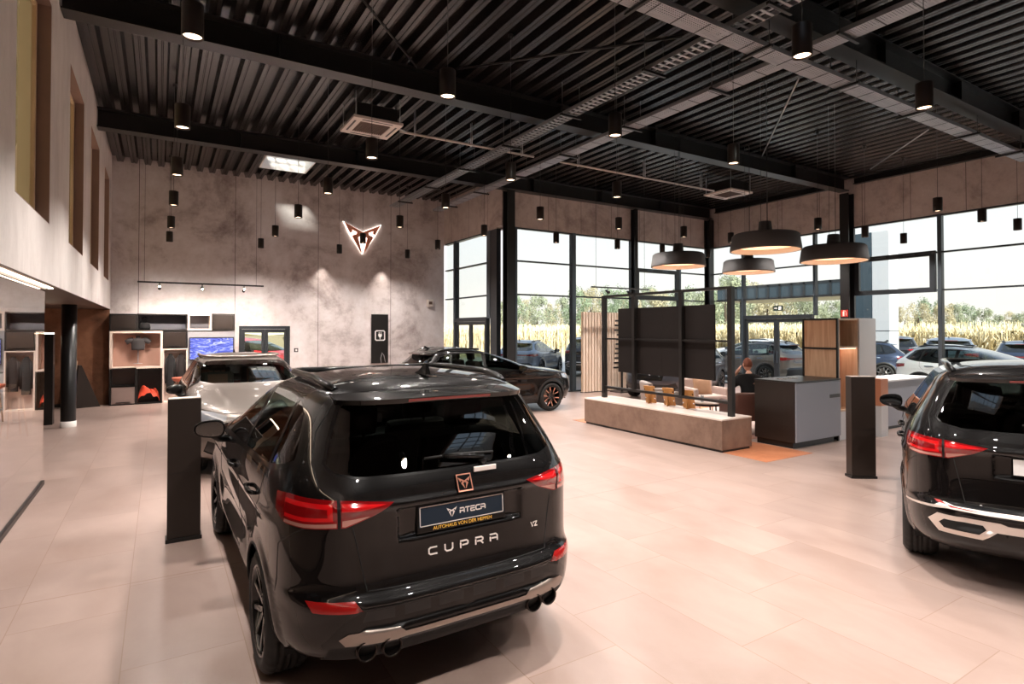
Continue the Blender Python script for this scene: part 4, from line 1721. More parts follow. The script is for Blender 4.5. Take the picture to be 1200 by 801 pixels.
def suv_spec(variant):
    regs = [
        ('sill', [('S', .43, .20), ('S', .43, .31), ('S', 2.21, .31), ('S', 2.21, .20)], None, M['gloss_black']),
        ('glazing_trim', DLO, None, M['gloss_black']),
        ('w1', W_FRONT, 'front_window', M['car_glass'], -.003),
        ('w2', W_REAR, 'rear_door_window', M['car_glass'], -.003),
        ('w3', W_QUART, 'quarter_window', M['privacy_glass'], -.003),
        ('rear_surround', [('R', 0, 1.185), ('R', .56, 1.192), ('R', .675, 1.220), ('R', .705, 1.262), ('R', .655, 1.397), ('R', .59, 1.542), ('R', .55, 1.564), ('R', 0, 1.574)], None, M['gloss_black']),
        ('rg', REAR_GLASS, 'rear_window', M['privacy_glass'], -.003, 'c'),
        ('ws', WSCREEN, 'windscreen', M['car_glass'], -.003, 'c'),
        ('hl', HEADL, 'headlight', M['lamp_clear'], .002),
        ('gr', GRILLE, 'grille', M['gloss_black'], -.01, 'c'),
        ('in', INTAKE, 'lower_intake', M['gloss_black'], -.01, 'c'),
        ('tl', LIGHT, 'tail_light', M['lamp_red'], .004),
        ('tl1', LIGHT_IN1, 'tail_light', M['lamp_bright'], .004),
        ('tl2', LIGHT_IN2, 'tail_light', M['lamp_bright'], .004),
        ('tl3', LIGHT_LOW, 'tail_light', M['lamp_pale'], .004),
        ('tl4', LIGHT_LOW2, 'tail_light', M['lamp_pale'], .004),
        ('tls', [('R', .651, .970), ('R', .651, 1.113), ('R', .666, 1.114), ('R', .666, .968)], None, M['gap']),
        ('arch_r', arch_pts(0, .34, .375, .20), 'cut', None),
        ('arch_f', arch_pts(WB, .34, .375, .20), 'cut', None),
    ]
    if variant == 'sport':
        regs += [
            ('bl', [('R', 0, .592), ('R', .56, .592), ('R', .66, .53), ('R', .74, .42), ('R', .70, .29), ('R', .55, .235), ('R', 0, .235)], None, M['gloss_black']),
            ('lowlip', [('R', 0, .405), ('R', .70, .405), ('R', .72, .30), ('R', .55, .225), ('R', 0, .225)], None, M['gap']),
            ('slot1', [('R', .03, .572), ('R', .17, .572), ('R', .17, .520), ('R', .03, .520)], None, M['cladding']),
            ('slot2', [('R', .22, .572), ('R', .36, .572), ('R', .36, .520), ('R', .22, .520)], None, M['cladding']),
            ('slot3', [('R', .41, .572), ('R', .55, .572), ('R', .57, .520), ('R', .41, .520)], None, M['cladding']),
            ('dt', [('R', 0, .452), ('R', .36, .452), ('R', .39, .472), ('R', .63, .482), ('R', .67, .455), ('R', .64, .420), ('R', .40, .418), ('R', .36, .424), ('R', 0, .424)], 'diffuser_trim', M['satin_silver'], .006, 'c'),
            ('rf', [('R', .565, .580), ('R', .60, .628), ('R', .80, .628), ('R', .775, .580)], 'rear_reflector', M['reflector_red'], .004),
        ]
    else:
        regs += [
            ('bl', [('R', 0, .655), ('R', .62, .655), ('R', .74, .615), ('R', .79, .52), ('R', .74, .29), ('R', .55, .235), ('R', 0, .235)], None, M['gloss_black']),
            ('dt0', [('R', 0, .628), ('R', .60, .628), ('R', .66, .645), ('R', .72, .61), ('S', -.42, .575), ('S', -.42, .560), ('R', .72, .592), ('R', .64, .605), ('R', 0, .600)], 'diffuser_trim', M['light_trim'], .006, 'c'),
            ('dt', [('R', 0, .545), ('R', .30, .545), ('R', .34, .560), ('R', .70, .560), ('R', .755, .50), ('R', .69, .425), ('R', .44, .425), ('R', .36, .485), ('R', 0, .490)], 'diffuser_trim', M['light_trim'], .006, 'c'),
            ('ex', [('R', .44, .525), ('R', .66, .525), ('R', .69, .495), ('R', .66, .460), ('R', .46, .460), ('R', .42, .495)], 'exhaust_recess', M['gap'], .008),
            ('rf', [('R', .44, .615), ('R', .62, .615), ('R', .68, .650), ('R', .72, .650), ('R', .70, .632)], 'rear_reflector', M['reflector_red'], .005),
        ]
    lines = [
        ([('R', .60, 1.552), ('R', .70, 1.402), ('R', .745, 1.262), ('R', .735, 1.151)], .004),
        ([('R', .60, .977), ('R', .575, .86), ('R', .535, .660), ('R', 0, .650)], .004),
        ([('R', .80, .970), ('S', -.44, .86), ('S', -.42, .68), ('S', -.40, .60)], .0035),
        ([('S', .84, .30), ('S', .85, .9), ('S', .83, 1.115)], .004),
        ([('S', -.03, 1.13), ('S', -.02, .98), ('S', .10, .82), ('S', .33, .66), ('S', .45, .45), ('S', .50, .30)], .004),
        ([('S', 2.0, .30), ('S', 2.02, .8), ('S', 1.94, 1.07)], .004),
        ([('S', .50, .30), ('S', 1.2, .30), ('S', 2.0, .30)], .003),
        (arch_pts(0, .34, .376, .23), .009),
        (arch_pts(WB, .34, .376, .23), .009),
        ([('F', .70, 1.17), ('S', 2.25, 1.075), ('S', 2.8, 1.02), ('F', .80, .985), ('F', .5, .93), ('F', 0, .93)], .004),
    ]
    guides = [arch_pts(y, .34, r, .22) for y in (0, WB) for r in (.392, .412, .432, .452, .475)]
    guides += [[('R', x, .86), ('R', x, 1.05)] for x in (.352, .363, .374, .387)]
    return dict(guides=guides, key='suv', rows=SUV_ROWS, feats=(suv_feats(WB),), regions=regs, lines=lines, wb=WB, track=.80, sr=-.87, sf=3.53,
                mir=(1.74, 1.065), handles=((.22, .985), (1.12, .965)), rail=(-.28, 1.12, 1.606, M['gloss_black']), antenna=-.22, ztop=1.672,
                spoiler=dict(w=.60, z0=1.588, z1=1.553, len=.155, drop=.012), wstyle='twin', wmats=(M['rim_black'], M['rim_silver']))


def rear_place(body, y_off=0.0):
    """maps (x, z, lift) on the tail"""
    cache = {}

    def f(a, b, d):
        p, n = body.pt('R', abs(a), b, d, 1 if a >= 0 else -1)
        return p
    return f


def emblem(mb, place, cx, cz, size, d0, d1, mi=0):
    for s in (1, -1):
        poly = [(cx + s * a * size, cz + b * size) for a, b in EMB]
        mb.prism(poly if s > 0 else poly[::-1], place, d0, d1, mi)


def dress_rear(root, body, kind):
    pl = rear_place(body)
    if kind == 'sport':
        # badge in its square seat
        m = MB()
        m.prism([(-.045, 1.070), (.045, 1.070), (.045, 1.158), (-.045, 1.158)], pl, .004, .012, 0)
        b = m.build('badge', M['gloss_black'], root)
        m = MB()
        for w in [[(-.042, 1.073), (.042, 1.073), (.042, 1.155), (-.042, 1.155), (-.042, 1.073)]]:
            ribbon(m, w, .005, pl, .012, .0145)
        emblem(m, pl, 0, 1.112, .074, .012, .017)
        m.build('emblem', M['letter_copper'], b)
        # raised chrome lettering on the tailgate
        m = MB()
        word(m, 'CUPRA', -.210, .775, .034, .047, .0925, .0075, pl, .0005, .005)
        m.build('lettering', M['letter_silver'], root)
        m = MB()
        word(m, 'VZ', .44, .800, .024, .022, .0245, .0048, pl, .0005, .004)
        m.build('trim_badge', M['letter_silver'], root)
        # number plate and its holder
        yp = body.pt('R', 0, .955, .002)[0].y
        tz = math.radians(4)
        Mx = Matrix.Translation((0, yp - .004, .966)) @ Matrix.Rotation(-tz, 4, 'X')
        e = MB().box(-.268, .268, -.008, .006, -.082, .064, M=Mx, bev=.004)
        holder = e.build('plate_holder', M['gloss_black'], root)
        q = MB().box(-.258, .258, -.011, -.0085, -.052, .057, M=Mx, bev=.001)
        plate = q.build('number_plate', M['plate_navy'], holder)
        place = lambda a, b_, d: Mx @ Vector((a, -.0112 - d, b_))
        m = MB()
        ribbon(m, [(-.250, -.046), (.250, -.046)], .004, place, 0, .0006)
        ribbon(m, [(-.250, .051), (.250, .051)], .004, place, 0, .0006)
        ribbon(m, [(-.252, -.044), (-.252, .049)], .004, place, 0, .0006)
        ribbon(m, [(.252, -.044), (.252, .049)], .004, place, 0, .0006)
        emblem(m, place, -.068, .002, .062, 0, .0006)
        word(m, 'ATECA', -.018, -.010, .024, .026, .0325, .0065, place, 0, .0006)
        m.build('plate_print', M['letter_silver'], holder)
        t = text_obj('dealer_print', 'AUTOHAUS VON DER HEPPEN', .026, M['letter_gold'], holder, Mx @ Vector((0, -.0095, -.0655)), (PI / 2 - tz, 0, 0), .0008)
    else:
        yp = body.pt('R', 0, .955, .002)[0].y
        Mx = Matrix.Translation((0, yp - .006, .960)) @ Matrix.Rotation(-math.radians(4), 4, 'X')
        holder = MB().box(-.268, .268, -.006, .006, -.062, .064, M=Mx, bev=.004).build('plate_holder', M['gloss_black'], root)
        MB().box(-.26, .26, -.010, -.0065, -.055, .057, M=Mx, bev=.001).build('number_plate', M['plate_white'], holder)
    # wiper
    m = MB()
    P = lambda x, z, o: body.pt('R', abs(x), z, o, 1 if x >= 0 else -1)[0]
    m.tube([P(.14, 1.222, .03), P(.02, 1.237, .034), P(-.10, 1.249, .028)], [.016, .013, .010], 8)
    m.lathe([(0, .035), (.018, .033), (.022, 0), (.022, -.01)], 14, M=Matrix.Translation(P(.14, 1.214, 0)) @ Matrix.Rotation(PI / 2, 4, 'X'))
    w = m.build('rear_wiper', M['gloss_black'], root)
    MB().tube([P(-.20, 1.252, .012), P(-.02, 1.255, .014), P(.22, 1.245, .012)], .007, 6).build('wiper_blade', M['black_matte'], w)
    MB().box(.07, .21, -.012, .0, -.014, .014, M=Matrix.Translation(P(.0, 1.172, .012)), bev=.004).build('wiper_bracket', M['letter_silver'], root)
    if kind == 'sport':
        for x in (-.545, -.425, .425, .545):
            yb = body.pt('R', abs(x), .36, 0)[0].y
            MB().lathe([(.047, .10), (.051, .0), (.051, -.035), (.046, -.037), (.042, -.03), (.040, .06), (0, .06)], 28, M=Matrix.Translation((x, yb - .0, .385)), axis='y').build('exhaust_tip', M['exhaust'], root)


M['exhaust'] = plain('dark_chrome', (52, 46, 44), 0.2, metal=0.9)

SPORT = suv_spec('sport')
car1, body1 = make_car(SPORT, 'car', 'glossy black sport utility car seen from behind in the foreground, copper badge on its tailgate')
dress_rear(car1, body1, 'sport')
car1.location = (1.41, 3.60, 0)
car1.rotation_euler = (0, 0, math.radians(.6))

CITY = suv_spec('city')
car2, body2 = make_car(CITY, 'car', 'black car cut by the right picture edge, pale silver trim around its false exhausts')
dress_rear(car2, body2, 'city')
car2.location = (6.06, 1.72, 0)
car2.rotation_euler = (0, 0, math.radians(-66))

# ---- lower coupe-like crossover
CO_Z = .915
CO_ROWS = []
for r in SUV_ROWS:
    z, sr, sf, w, nr, nf, a, b = r
    if z > 1.12:
        t = min(1, (z - 1.12) / .40)
        sr = sr + .16 * t - .02
        nr = nr - .6 * t
    CO_ROWS.append((z * CO_Z, sr, sf, w, nr, nf, a + .06, b))


def zs(poly, k):
    return [(p[0], p[1], p[2] * k) for p in poly]


def coupe_spec(key, wm):
    regs = [
        ('sill', [('S', .43, .20), ('S', .43, .34), ('S', 2.21, .34), ('S', 2.21, .20)], None, M['cladding']),
        ('archb_r', arch_pts(0, .34, .43, .21), None, M['cladding']),
        ('archb_f', arch_pts(WB, .34, .43, .21), None, M['cladding']),
        ('glazing_trim', zs(DLO, CO_Z), None, M['gloss_black']),
        ('w1', zs(W_FRONT, CO_Z), 'front_window', M['car_glass'], -.003),
        ('w2', zs(W_REAR, CO_Z), 'rear_door_window', M['car_glass'], -.003),
        ('w3', zs(W_QUART, CO_Z), 'quarter_window', M['privacy_glass'], -.003),
        ('rg', zs(REAR_GLASS, CO_Z), 'rear_window', M['privacy_glass'], -.003, 'c'),
        ('ws', zs(WSCREEN, CO_Z), 'windscreen', M['car_glass'], -.003, 'c'),
        ('hl', zs(HEADL, CO_Z), 'headlight', M['lamp_clear'], .002),
        ('gr', zs(GRILLE, CO_Z), 'grille', M['gloss_black'], -.01, 'c'),
        ('in', zs(INTAKE, CO_Z), 'lower_intake', M['gloss_black'], -.01, 'c'),
        ('bl', zs([('R', 0, .62), ('R', .62, .62), ('R', .74, .55), ('R', .74, .29), ('R', .55, .235), ('R', 0, .235)], 1), None, M['cladding']),
        ('tl', [('R', 0, .955), ('R', .55, .955), ('R', .80, .985), ('S', -.42, .985), ('S', -.42, .90), ('R', .80, .87), ('R', .6, .90), ('R', 0, .90)], 'tail_light', M['lamp_red'], .004, 'c'),
        ('arch_r', arch_pts(0, .34, .375, .21), 'cut', None),
        ('arch_f', arch_pts(WB, .34, .375, .21), 'cut', None),
    ]
    lines = [
        ([('S', .84, .34), ('S', .85, .85), ('S', .83, 1.05)], .004),
        ([('S', -.03, 1.07), ('S', -.02, .93), ('S', .10, .78), ('S', .38, .66), ('S', .48, .45), ('S', .50, .34)], .004),
        ([('S', 2.0, .34), ('S', 2.02, .75), ('S', 1.94, 1.01)], .004),
        (arch_pts(0, .34, .376, .23), .009),
        (arch_pts(WB, .34, .376, .23), .009),
        (zs([('F', .70, 1.17), ('S', 2.25, 1.075), ('S', 2.8, 1.02), ('F', .80, .985), ('F', .5, .93), ('F', 0, .93)], CO_Z), .004),
    ]
    return dict(key=key, rows=CO_ROWS, feats=(suv_feats(WB, True, CO_Z),), regions=regs, lines=lines, wb=WB, track=.80, sr=-.87, sf=3.53,
                mir=(1.74, .985), handles=((.22, .93), (1.12, .91)), rail=(-.2, 1.0, 1.466, M['gloss_black']), antenna=-.2, ztop=1.652 * CO_Z,
                spoiler=dict(w=.56, z0=1.588 * CO_Z, z1=1.548 * CO_Z, len=.20, drop=.03), wstyle='twin', wmats=wm)


def front_plate(root, body, z=.55):
    p = body.pt('F', 0, z, .0)[0]
    h = MB().box(-.268, .268, p.y + .0, p.y + .02, z - .062, z + .064, bev=.004).build('plate_holder', M['gloss_black'], root)
    MB().box(-.26, .26, p.y + .0205, p.y + .024, z - .055, z + .057).build('number_plate', M['plate_white'], h)


car3, body3 = make_car(coupe_spec('coupe_c', (M['rim_black'], M['rim_copper'])), 'car', 'black low crossover parked side-on at the corner windows, copper edged wheels')
front_plate(car3, body3)
car3.location = (5.40, 12.15, 0)
car3.rotation_euler = (0, 0, math.radians(-89))

SIL = coupe_spec('coupe_c', (M['rim_black'], M['rim_copper']))
SIL['rail'] = (-.2, 1.0, 1.466, M['satin_silver'])
car4, body4 = make_car(SIL, 'car', 'pale silver car facing the camera, half hidden behind the left dark info pillar', pm=M['paint_silver'])
front_plate(car4, body4)
hd = math.radians(181)
car4.location = (1.20, 11.72, 0)
car4.rotation_euler = (0, 0, hd)
# ------------------------------------------------------------------ back-left shelf wall
YS = 17.9


def sxz(cx, cy):
    """shelf drawing coordinates -> (x, z) on the shelf front"""
    p = at_y(110 + cx / 5.339, 350 + cy / 5.339, YS)
    return p[0], p[2]


def open_box(name, label, cat, c, frame, inside, depth=.44, closed=None, t=.03, group=None, zfloor=False):
    (x0, z1), (x1, z0) = sxz(c[0], c[1]), sxz(c[2], c[3])
    if zfloor:
        z0 = 0.0
    root = thing(name, label, cat, ((x0 + x1) / 2, YS, z0), 0, group)
    w, h = (x1 - x0) / 2, z1 - z0
    m = MB()
    m.box(-w, -w + t, 0, depth, 0, h)
    m.box(w - t, w, 0, depth, 0, h)
    m.box(-w + t, w - t, 0, depth, 0, t)
    m.box(-w + t, w - t, 0, depth, h - t, h)
    m.build('carcass', frame, root)
    MB().box(-w + t, w - t, depth - .02, depth - .001, t, h - t).build('back_panel', inside, root)
    if closed is not None:
        f = MB().box(-w + t + .004, w - t - .004, .004, .024, t + .004, h - t - .004, bev=.003).build('door', closed, root)
        MB().box(-w * .55, w * .55, -.012, .003, t + .03, t + .05).build('door_handle', M['black'], f)
    return root, w, h


dark = M['brown_black']
mid = plain('warm_grey_panel', (128, 110, 104), 0.5, noise=.05)
lite = plain('warm_light_frame', (214, 198, 188), 0.45)
rose = plain('rose_grey_panel', (176, 140, 126), 0.55, noise=.06)
slate = plain('slate_panel', (88, 90, 98), 0.5, noise=.06)
open_box('shelf_cabinet', 'dark closed cabinet, top left corner of the shelf wall', 'cabinet', (97, 92, 269, 199), M['black'], dark, closed=dark)
bx_bag, _, _ = open_box('shelf_cabinet', 'wide open grey compartment with a bag, top of the shelf wall', 'shelf', (271, 92, 586, 199), M['black'], slate)
open_box('shelf_cabinet', 'small pale framed compartment above the television', 'shelf', (588, 92, 737, 196), lite, slate, t=.045)
open_box('shelf_cabinet', 'dark closed cabinet at the top right end of the shelf wall', 'cabinet', (739, 92, 882, 199), M['black'], dark, closed=dark)
bx_torso, _, _ = open_box('display_niche', 'large pale framed niche holding the dark torso mannequin', 'shelf', (99, 202, 429, 433), lite, rose, t=.05)
open_box('shelf_cabinet', 'dark closed cabinet with slot handle above the hanging jackets', 'cabinet', (431, 202, 584, 310), M['black'], dark, closed=dark)
bx_robe, _, _ = open_box('wardrobe_niche', 'tall pale framed wardrobe niche with two dark jackets', 'wardrobe', (431, 312, 584, 668), lite, plain('warm_grey_back', (204, 184, 174), .5), t=.03, zfloor=True, depth=.3)
open_box('shelf_cabinet', 'small pale framed grey compartment below the mannequin niche', 'shelf', (99, 436, 263, 547), M['black'], mid, t=.03)
open_box('drawer_unit', 'grey drawer at floor level in the lower left of the shelf wall', 'drawer', (99, 549, 263, 676), M['black'], mid, closed=mid, zfloor=True)
bx_cloth, _, _ = open_box('shelf_cabinet', 'dark open compartment at floor level stuffed with orange cloth', 'shelf', (265, 436, 427, 672), M['black'], dark, zfloor=True)

# television wall
(x0, z1), (x1, z0) = sxz(588, 201), sxz(882, 415)
tvw = MB().box(x0, x1, YS + .03, YS + .46, z0, z1).box(x0, x1, YS + .03, YS + .46, 0, z0 - .03)
tag(tvw.build('television_wall_unit', M['grey_lac']), 'grey panel unit carrying the television on the shelf wall', 'wall unit')
(x0, z1), (x1, z0) = sxz(597, 240), sxz(874, 378)
tv = thing('television', 'flat television with a blue picture, right part of the shelf wall', 'television', ((x0 + x1) / 2, YS - .035, z0))
w, h = (x1 - x0) / 2, z1 - z0
MB().box(-w, w, 0, .05, 0, h, bev=.006).build('housing', M['black'], tv)
ms, nts, bs = new_mat('tv_picture')
tcs = N(nts, 'ShaderNodeTexCoord')
mps = N(nts, 'ShaderNodeMapping')
mps.inputs['Scale'].default_value = (1.6, 1, 5)
mps.inputs['Rotation'].default_value = (0, .5, 0)
nzs = N(nts, 'ShaderNodeTexNoise', i_Scale=3.0, i_Detail=4.0, i_Distortion=1.5)
L(nts, tcs.outputs['Object'], mps.inputs['Vector'])
L(nts, mps.outputs[0], nzs.inputs['Vector'])
rs = ramp(nts, [(.3, rgb((30, 44, 140))), (.72, rgb((214, 220, 255))), (.5, rgb((84, 102, 214)))])
L(nts, nzs.outputs['Fac'], rs.inputs[0])
L(nts, rs.outputs[0], bs.inputs['Emission Color'])
bs.inputs['Base Color'].default_value = (0.01, 0.01, 0.02, 1)
bs.inputs['Emission Strength'].default_value = 1.0
MB().box(-w + .02, w - .02, -.003, -.0005, .03, h - .03).build('screen', ms, tv)

# mannequin torso on its stand
(tx, tz), (_, tb) = sxz(276, 232), sxz(276, 420)
tor = thing('torso_mannequin', 'dark headless torso mannequin in a shirt inside the pale niche', 'mannequin', (tx, YS + .2, tb + .055))
H_ = tz - tb - .055
m = MB()
prof = [(.0, .145, .085), (.10, .15, .09), (.22, .155, .095), (.34, .17, .10), (.42, .165, .095), (.47, .12, .075), (.50, .05, .05), (.55, .046, .046), (.58, .044, .044)]
n = 24
k0 = (H_ - .36) / .58
vs = [(a * math.cos(2 * PI * k / n), b * math.sin(2 * PI * k / n), .36 + z * k0) for z, a, b in prof for k in range(n)]
m.add(vs, [(i * n + k, i * n + (k + 1) % n, (i + 1) * n + (k + 1) % n, (i + 1) * n + k) for i in range(len(prof) - 1) for k in range(n)] + [list(range(n))[::-1], list(range((len(prof) - 1) * n, len(prof) * n))], 0, True)
for s in (-1, 1):
    m.tube([(s * .10, 0, .36 + .43 * k0), (s * .19, 0, .36 + .39 * k0), (s * .27, 0, .36 + .31 * k0)], [.07, .068, .062], 12)
m.build('torso', plain('charcoal_shirt', (58, 56, 58), .8), tor)
MB().tube([(0, 0, .006), (0, 0, .37)], .012, 10).lathe([(.10, 0), (.10, .008), (0, .012)], 24).build('stand', M['galv'], tor)


def jacket(label, cx, y, ztop, col, hgt=.80, rot=.0):
    root = thing('jacket', label, 'jacket', (cx, y, ztop - hgt), rot, 'jackets hanging in the wardrobe niche')
    m = MB()
    secs = [(0, .095, .06), (.15, .092, .065), (.4, .085, .06), (.6, .09, .06), (.70, .085, .05), (.76, .05, .045), (.80, .04, .04)]
    n = 20
    sc_ = hgt / .8
    vs = [(a * math.cos(2 * PI * k / n) * (1 + .06 * math.sin(5 * k + z * 20)), b * math.sin(2 * PI * k / n), z * sc_) for z, a, b in secs for k in range(n)]
    m.add(vs, [(i * n + k, i * n + (k + 1) % n, (i + 1) * n + (k + 1) % n, (i + 1) * n + k) for i in range(len(secs) - 1) for k in range(n)], 0, True)
    m.build('body', col, root)
    for s in (-1, 1):
        MB().tube([(s * .075, 0, .70 * sc_), (s * .095, -.01, .5 * sc_), (s * .098, -.01, .12 * sc_)], [.032, .034, .028], 10).build('sleeve', col, root)
    MB().tube([(-.08, 0, .735 * sc_), (0, 0, .79 * sc_), (.08, 0, .735 * sc_)], .008, 6).tube([(0, 0, .79 * sc_), (0, 0, .86 * sc_)], .005, 6).build('hanger', M['galv'], root)
    return root


ztop = sxz(500, 345)[1]
jacket('left one of two dark jackets hanging in the wardrobe niche', sxz(483, 0)[0], YS + .13, ztop, M['cloth_black'], .92)
jacket('right one of two dark jackets hanging in the wardrobe niche', sxz(549, 0)[0], YS + .13, ztop, plain('dark_brown_cloth', (34, 28, 28), .9), .84)
(a, zr), (b, _) = sxz(440, 335), sxz(575, 335)
tag(MB().tube([(a - .0, YS + .13, ztop + .05), (b, YS + .13, ztop + .05)], .010, 8).build('clothes_rail', M['galv']), 'thin metal rail in the wardrobe niche carrying the jackets', 'rail')

# hand bag
hx, hz = sxz(318, 172)
zb = sxz(318, 199)[1] + .031
bag = thing('handbag', 'small dark handbag standing in the wide top compartment', 'bag', (hx, YS + .2, zb))
MB().lathe([(0, 0), (.11, 0), (.13, .05), (.115, .15), (.08, .19), (0, .19)], 20, M=Matrix.Diagonal((1, .6, 1, 1))).build('bag_body', M['cloth_black'], bag)
MB().tube([(-.08, 0, .18), (-.06, 0, .30), (0, 0, .34), (.06, 0, .30), (.08, 0, .18)], .010, 8).build('handle', M['cloth_black'], bag)

# orange cloth heap
(x0, _), (x1, _) = sxz(277, 0), sxz(418, 0)
cz = sxz(0, 545)[1] - .05
m = MB()
nx, ny = 34, 14
vs = []
r2 = np.random.default_rng(4)
ph = r2.uniform(0, 6, 12)
for j in range(ny + 1):
    for i in range(nx + 1):
        u, v = i / nx, j / ny
        fold = sum(math.sin((3 + k * 2.3) * u * (1.4 if k % 2 else 2.2) + (2 + k) * v * 2 + ph[k]) / (1 + .5 * k) for k in range(7))
        env = (math.sin(PI * min(1, max(0, u * 1.02))) ** .35) * (math.sin(PI * (.08 + .84 * v)) ** .4)
        vs.append((x0 + (x1 - x0) * u, YS + .03 + .34 * v + .015 * fold, .035 + max(0, cz * env * (.78 + .12 * fold))))
m.add(vs, [(j * (nx + 1) + i, j * (nx + 1) + i + 1, (j + 1) * (nx + 1) + i + 1, (j + 1) * (nx + 1) + i) for j in range(ny) for i in range(nx)], 0, True)
o = m.build('folded_blanket', M['cloth_orange'])
tag(o, 'crumpled orange cloth heap in the floor level compartment', 'cloth')

# ------------------------------------------------------------------ back wall: emblem, charger, track lights
S_EMB = 1.17
ec = at_y(424.1, 279.6, YB)
sign = thing('wall_emblem', 'copper winged emblem with a white glowing outline on the back wall', 'sign', (ec[0], YB, ec[2]))
m = MB()
m.prism([(a * S_EMB, b * S_EMB) for a, b in EMB_OUT], lambda a, b, d: Vector((a, d, b)), -.06, -.02)
m.build('glowing_back', M['led_sign'], sign)
m = MB()
for s in (1, -1):
    poly = [(s * a * S_EMB, b * S_EMB) for a, b in EMB]
    m.prism(poly if s > 0 else poly[::-1], lambda a, b, d: Vector((a, d, b)), -.11, -.065)
m.build('emblem_face', plain('emblem_copper', (236, 156, 128), .5), sign)

(a, b) = at_y(435, 368, YB), at_y(454.3, 424.8, YB)
ch = thing('charging_panel', 'tall narrow black panel with a white plug symbol on the back wall', 'charger', ((a[0] + b[0]) / 2, YB, b[2]))
w, h = (b[0] - a[0]) / 2, a[2] - b[2]
MB().box(-w, w, -.05, -.001, 0, h, bev=.006).build('panel', M['black'], ch)
m = MB()
pl = lambda p, q, d: Vector((p, -.051 - d, q))
cz = h * .565
k = .155
q = [(-k, -k * .8), (-k * .8, -k), (k * .8, -k), (k, -k * .8), (k, k * .8), (k * .8, k), (-k * .8, k), (-k, k * .8), (-k, -k * .8)]
ribbon(m, [(x, z + cz) for x, z in q], .035, pl, 0, .004)
m.prism([(-.06, cz + .05), (.06, cz + .05), (.06, cz - .01), (.03, cz - .06), (-.03, cz - .06), (-.06, cz - .01)], pl, 0, .004)
ribbon(m, [(-.03, cz + .05), (-.03, cz + .10)], .022, pl, 0, .004)
ribbon(m, [(.03, cz + .05), (.03, cz + .10)], .022, pl, 0, .004)
ribbon(m, [(0, cz - .06), (0, cz - .12)], .022, pl, 0, .004)
m.build('plug_symbol', M['white'], ch)
m = MB()
m.tube([(.04, -.06, .0), (.02, -.07, .16), (.06, -.08, .34), (.12, -.08, .26), (.18, -.07, .02)], .012, 8)
m.build('charging_cable', M['galv'], ch)
p = at_y(347, 410, YB)
sw = thing('wall_switch', 'small black switch plate with white rocker right of the glazed back door', 'switch', (p[0], YB, p[2]))
MB().box(-.06, .06, -.012, -.001, -.06, .06, bev=.003).build('plate', M['black'], sw)
MB().box(-.025, .03, -.016, -.0125, -.03, .03).build('rocker', M['white'], sw)
p = at_y(503, 355, YB)
wl = thing('wall_lamp', 'small white wall box high up beside the corner windows', 'wall box', (p[0], YB, p[2]))
MB().box(-.10, .10, -.12, -.001, -.12, .12, bev=.012).build('housing', M['ac_white'], wl)
MB().box(-.06, .06, -.125, -.1205, -.05, .05).build('front_grille', M['soffit'], wl)

# suspended track in front of the shelf wall
YTR = 16.7
A, B = at_y(161, 330, YTR), at_y(309, 335, YTR)
zt = (A[2] + B[2]) / 2
tr = thing('lighting_track', 'thin black suspended track with three spots in front of the shelf wall', 'track light', ((A[0] + B[0]) / 2, YTR, zt))
hw = (B[0] - A[0]) / 2
MB().box(-hw, hw, -.018, .018, -.02, .02).build('rail', M['black'], tr)
for u in (-hw * .9, hw * .87):
    MB().tube([(u, 0, .02), (u, 0, ZD - zt)], .004, 5).build('cable', M['black'], tr)
for px in (187, 237, 286):
    x = at_y(px, 335, YTR)[0] - (A[0] + B[0]) / 2
    sp = MB().tube([(x, 0, -.02), (x, 0, -.07)], .012, 8).lathe([(.035, -.09), (.045, .06), (.04, .06), (.0, .03)], 18, M=Matrix.Translation((x, -.0, -.12)) @ Matrix.Rotation(math.radians(68 if px != 237 else 112), 4, 'X')).build('track_spot', M['black'], tr)
    Mx = Matrix.Translation((x, 0, -.12)) @ Matrix.Rotation(math.radians(68 if px != 237 else 112), 4, 'X')
    MB().lathe([(.040, .045), (0, .046)], 18, M=Mx).build('lens', emissive('track_lens', (255, 222, 190), 60.0), sp)
    # light on the shelf wall
    spot(tr, (x, .05, -.15), 190, 120, 1.0, (1.0, .84, .72), .05, (math.radians(40), 0, 0))

# wall-washing spots that make the two scallops
for px, zz in ((380, 318), (450, 322)):
    p = at_y(px, zz, YB - .25)
    spot(None, (p[0], YB - .30, p[2] + .5), 60, 62, .9, (1.0, .86, .76), .03, (math.radians(9), 0, 0))

# ------------------------------------------------------------------ left side under the gallery
col = thing('round_column', 'round black column with a pale foot ring under the gallery', 'column', (-1.55, 14.5, 0))
MB().lathe([(.128, .12), (.128, 2.459), (0, 2.459)], 36).build('shaft', M['steel'], col)
MB().lathe([(.136, 0), (.136, .12), (.0, .121)], 36).build('foot_ring', M['white'], col)
pn = thing('display_pillar', 'slim pale and black display pillar with lit top behind the glass partition', 'display pillar', (-2.02, 15.1, 0))
MB().box(-.16, .02, -.1, .1, 0, 1.86, bev=.005).build('pale_slab', M['wood_pale'], pn)
MB().box(.022, .16, -.12, .12, 0, 1.86, bev=.005).build('black_slab', M['black'], pn)
MB().box(-.15, .15, -.09, .09, 1.861, 1.885).build('lit_top', M['led_warm'], pn)
p = at_z(104, 477)
es = thing('display_easel', 'dark triangular easel with a pale wooden frame against the brown gallery wall', 'easel', (p[0], p[1], 0), .35)
MB().prism([(-.30, 0), (.24, 0), (-.16, 1.06), (-.22, 1.06)], lambda a, b, d: Vector((a, d, b)), -.02, .30).build('stand', M['brown_black'], es)
f = MB()
Mx = Matrix.Translation((-.33, .14, .38)) @ Matrix.Rotation(.10, 4, 'Y')
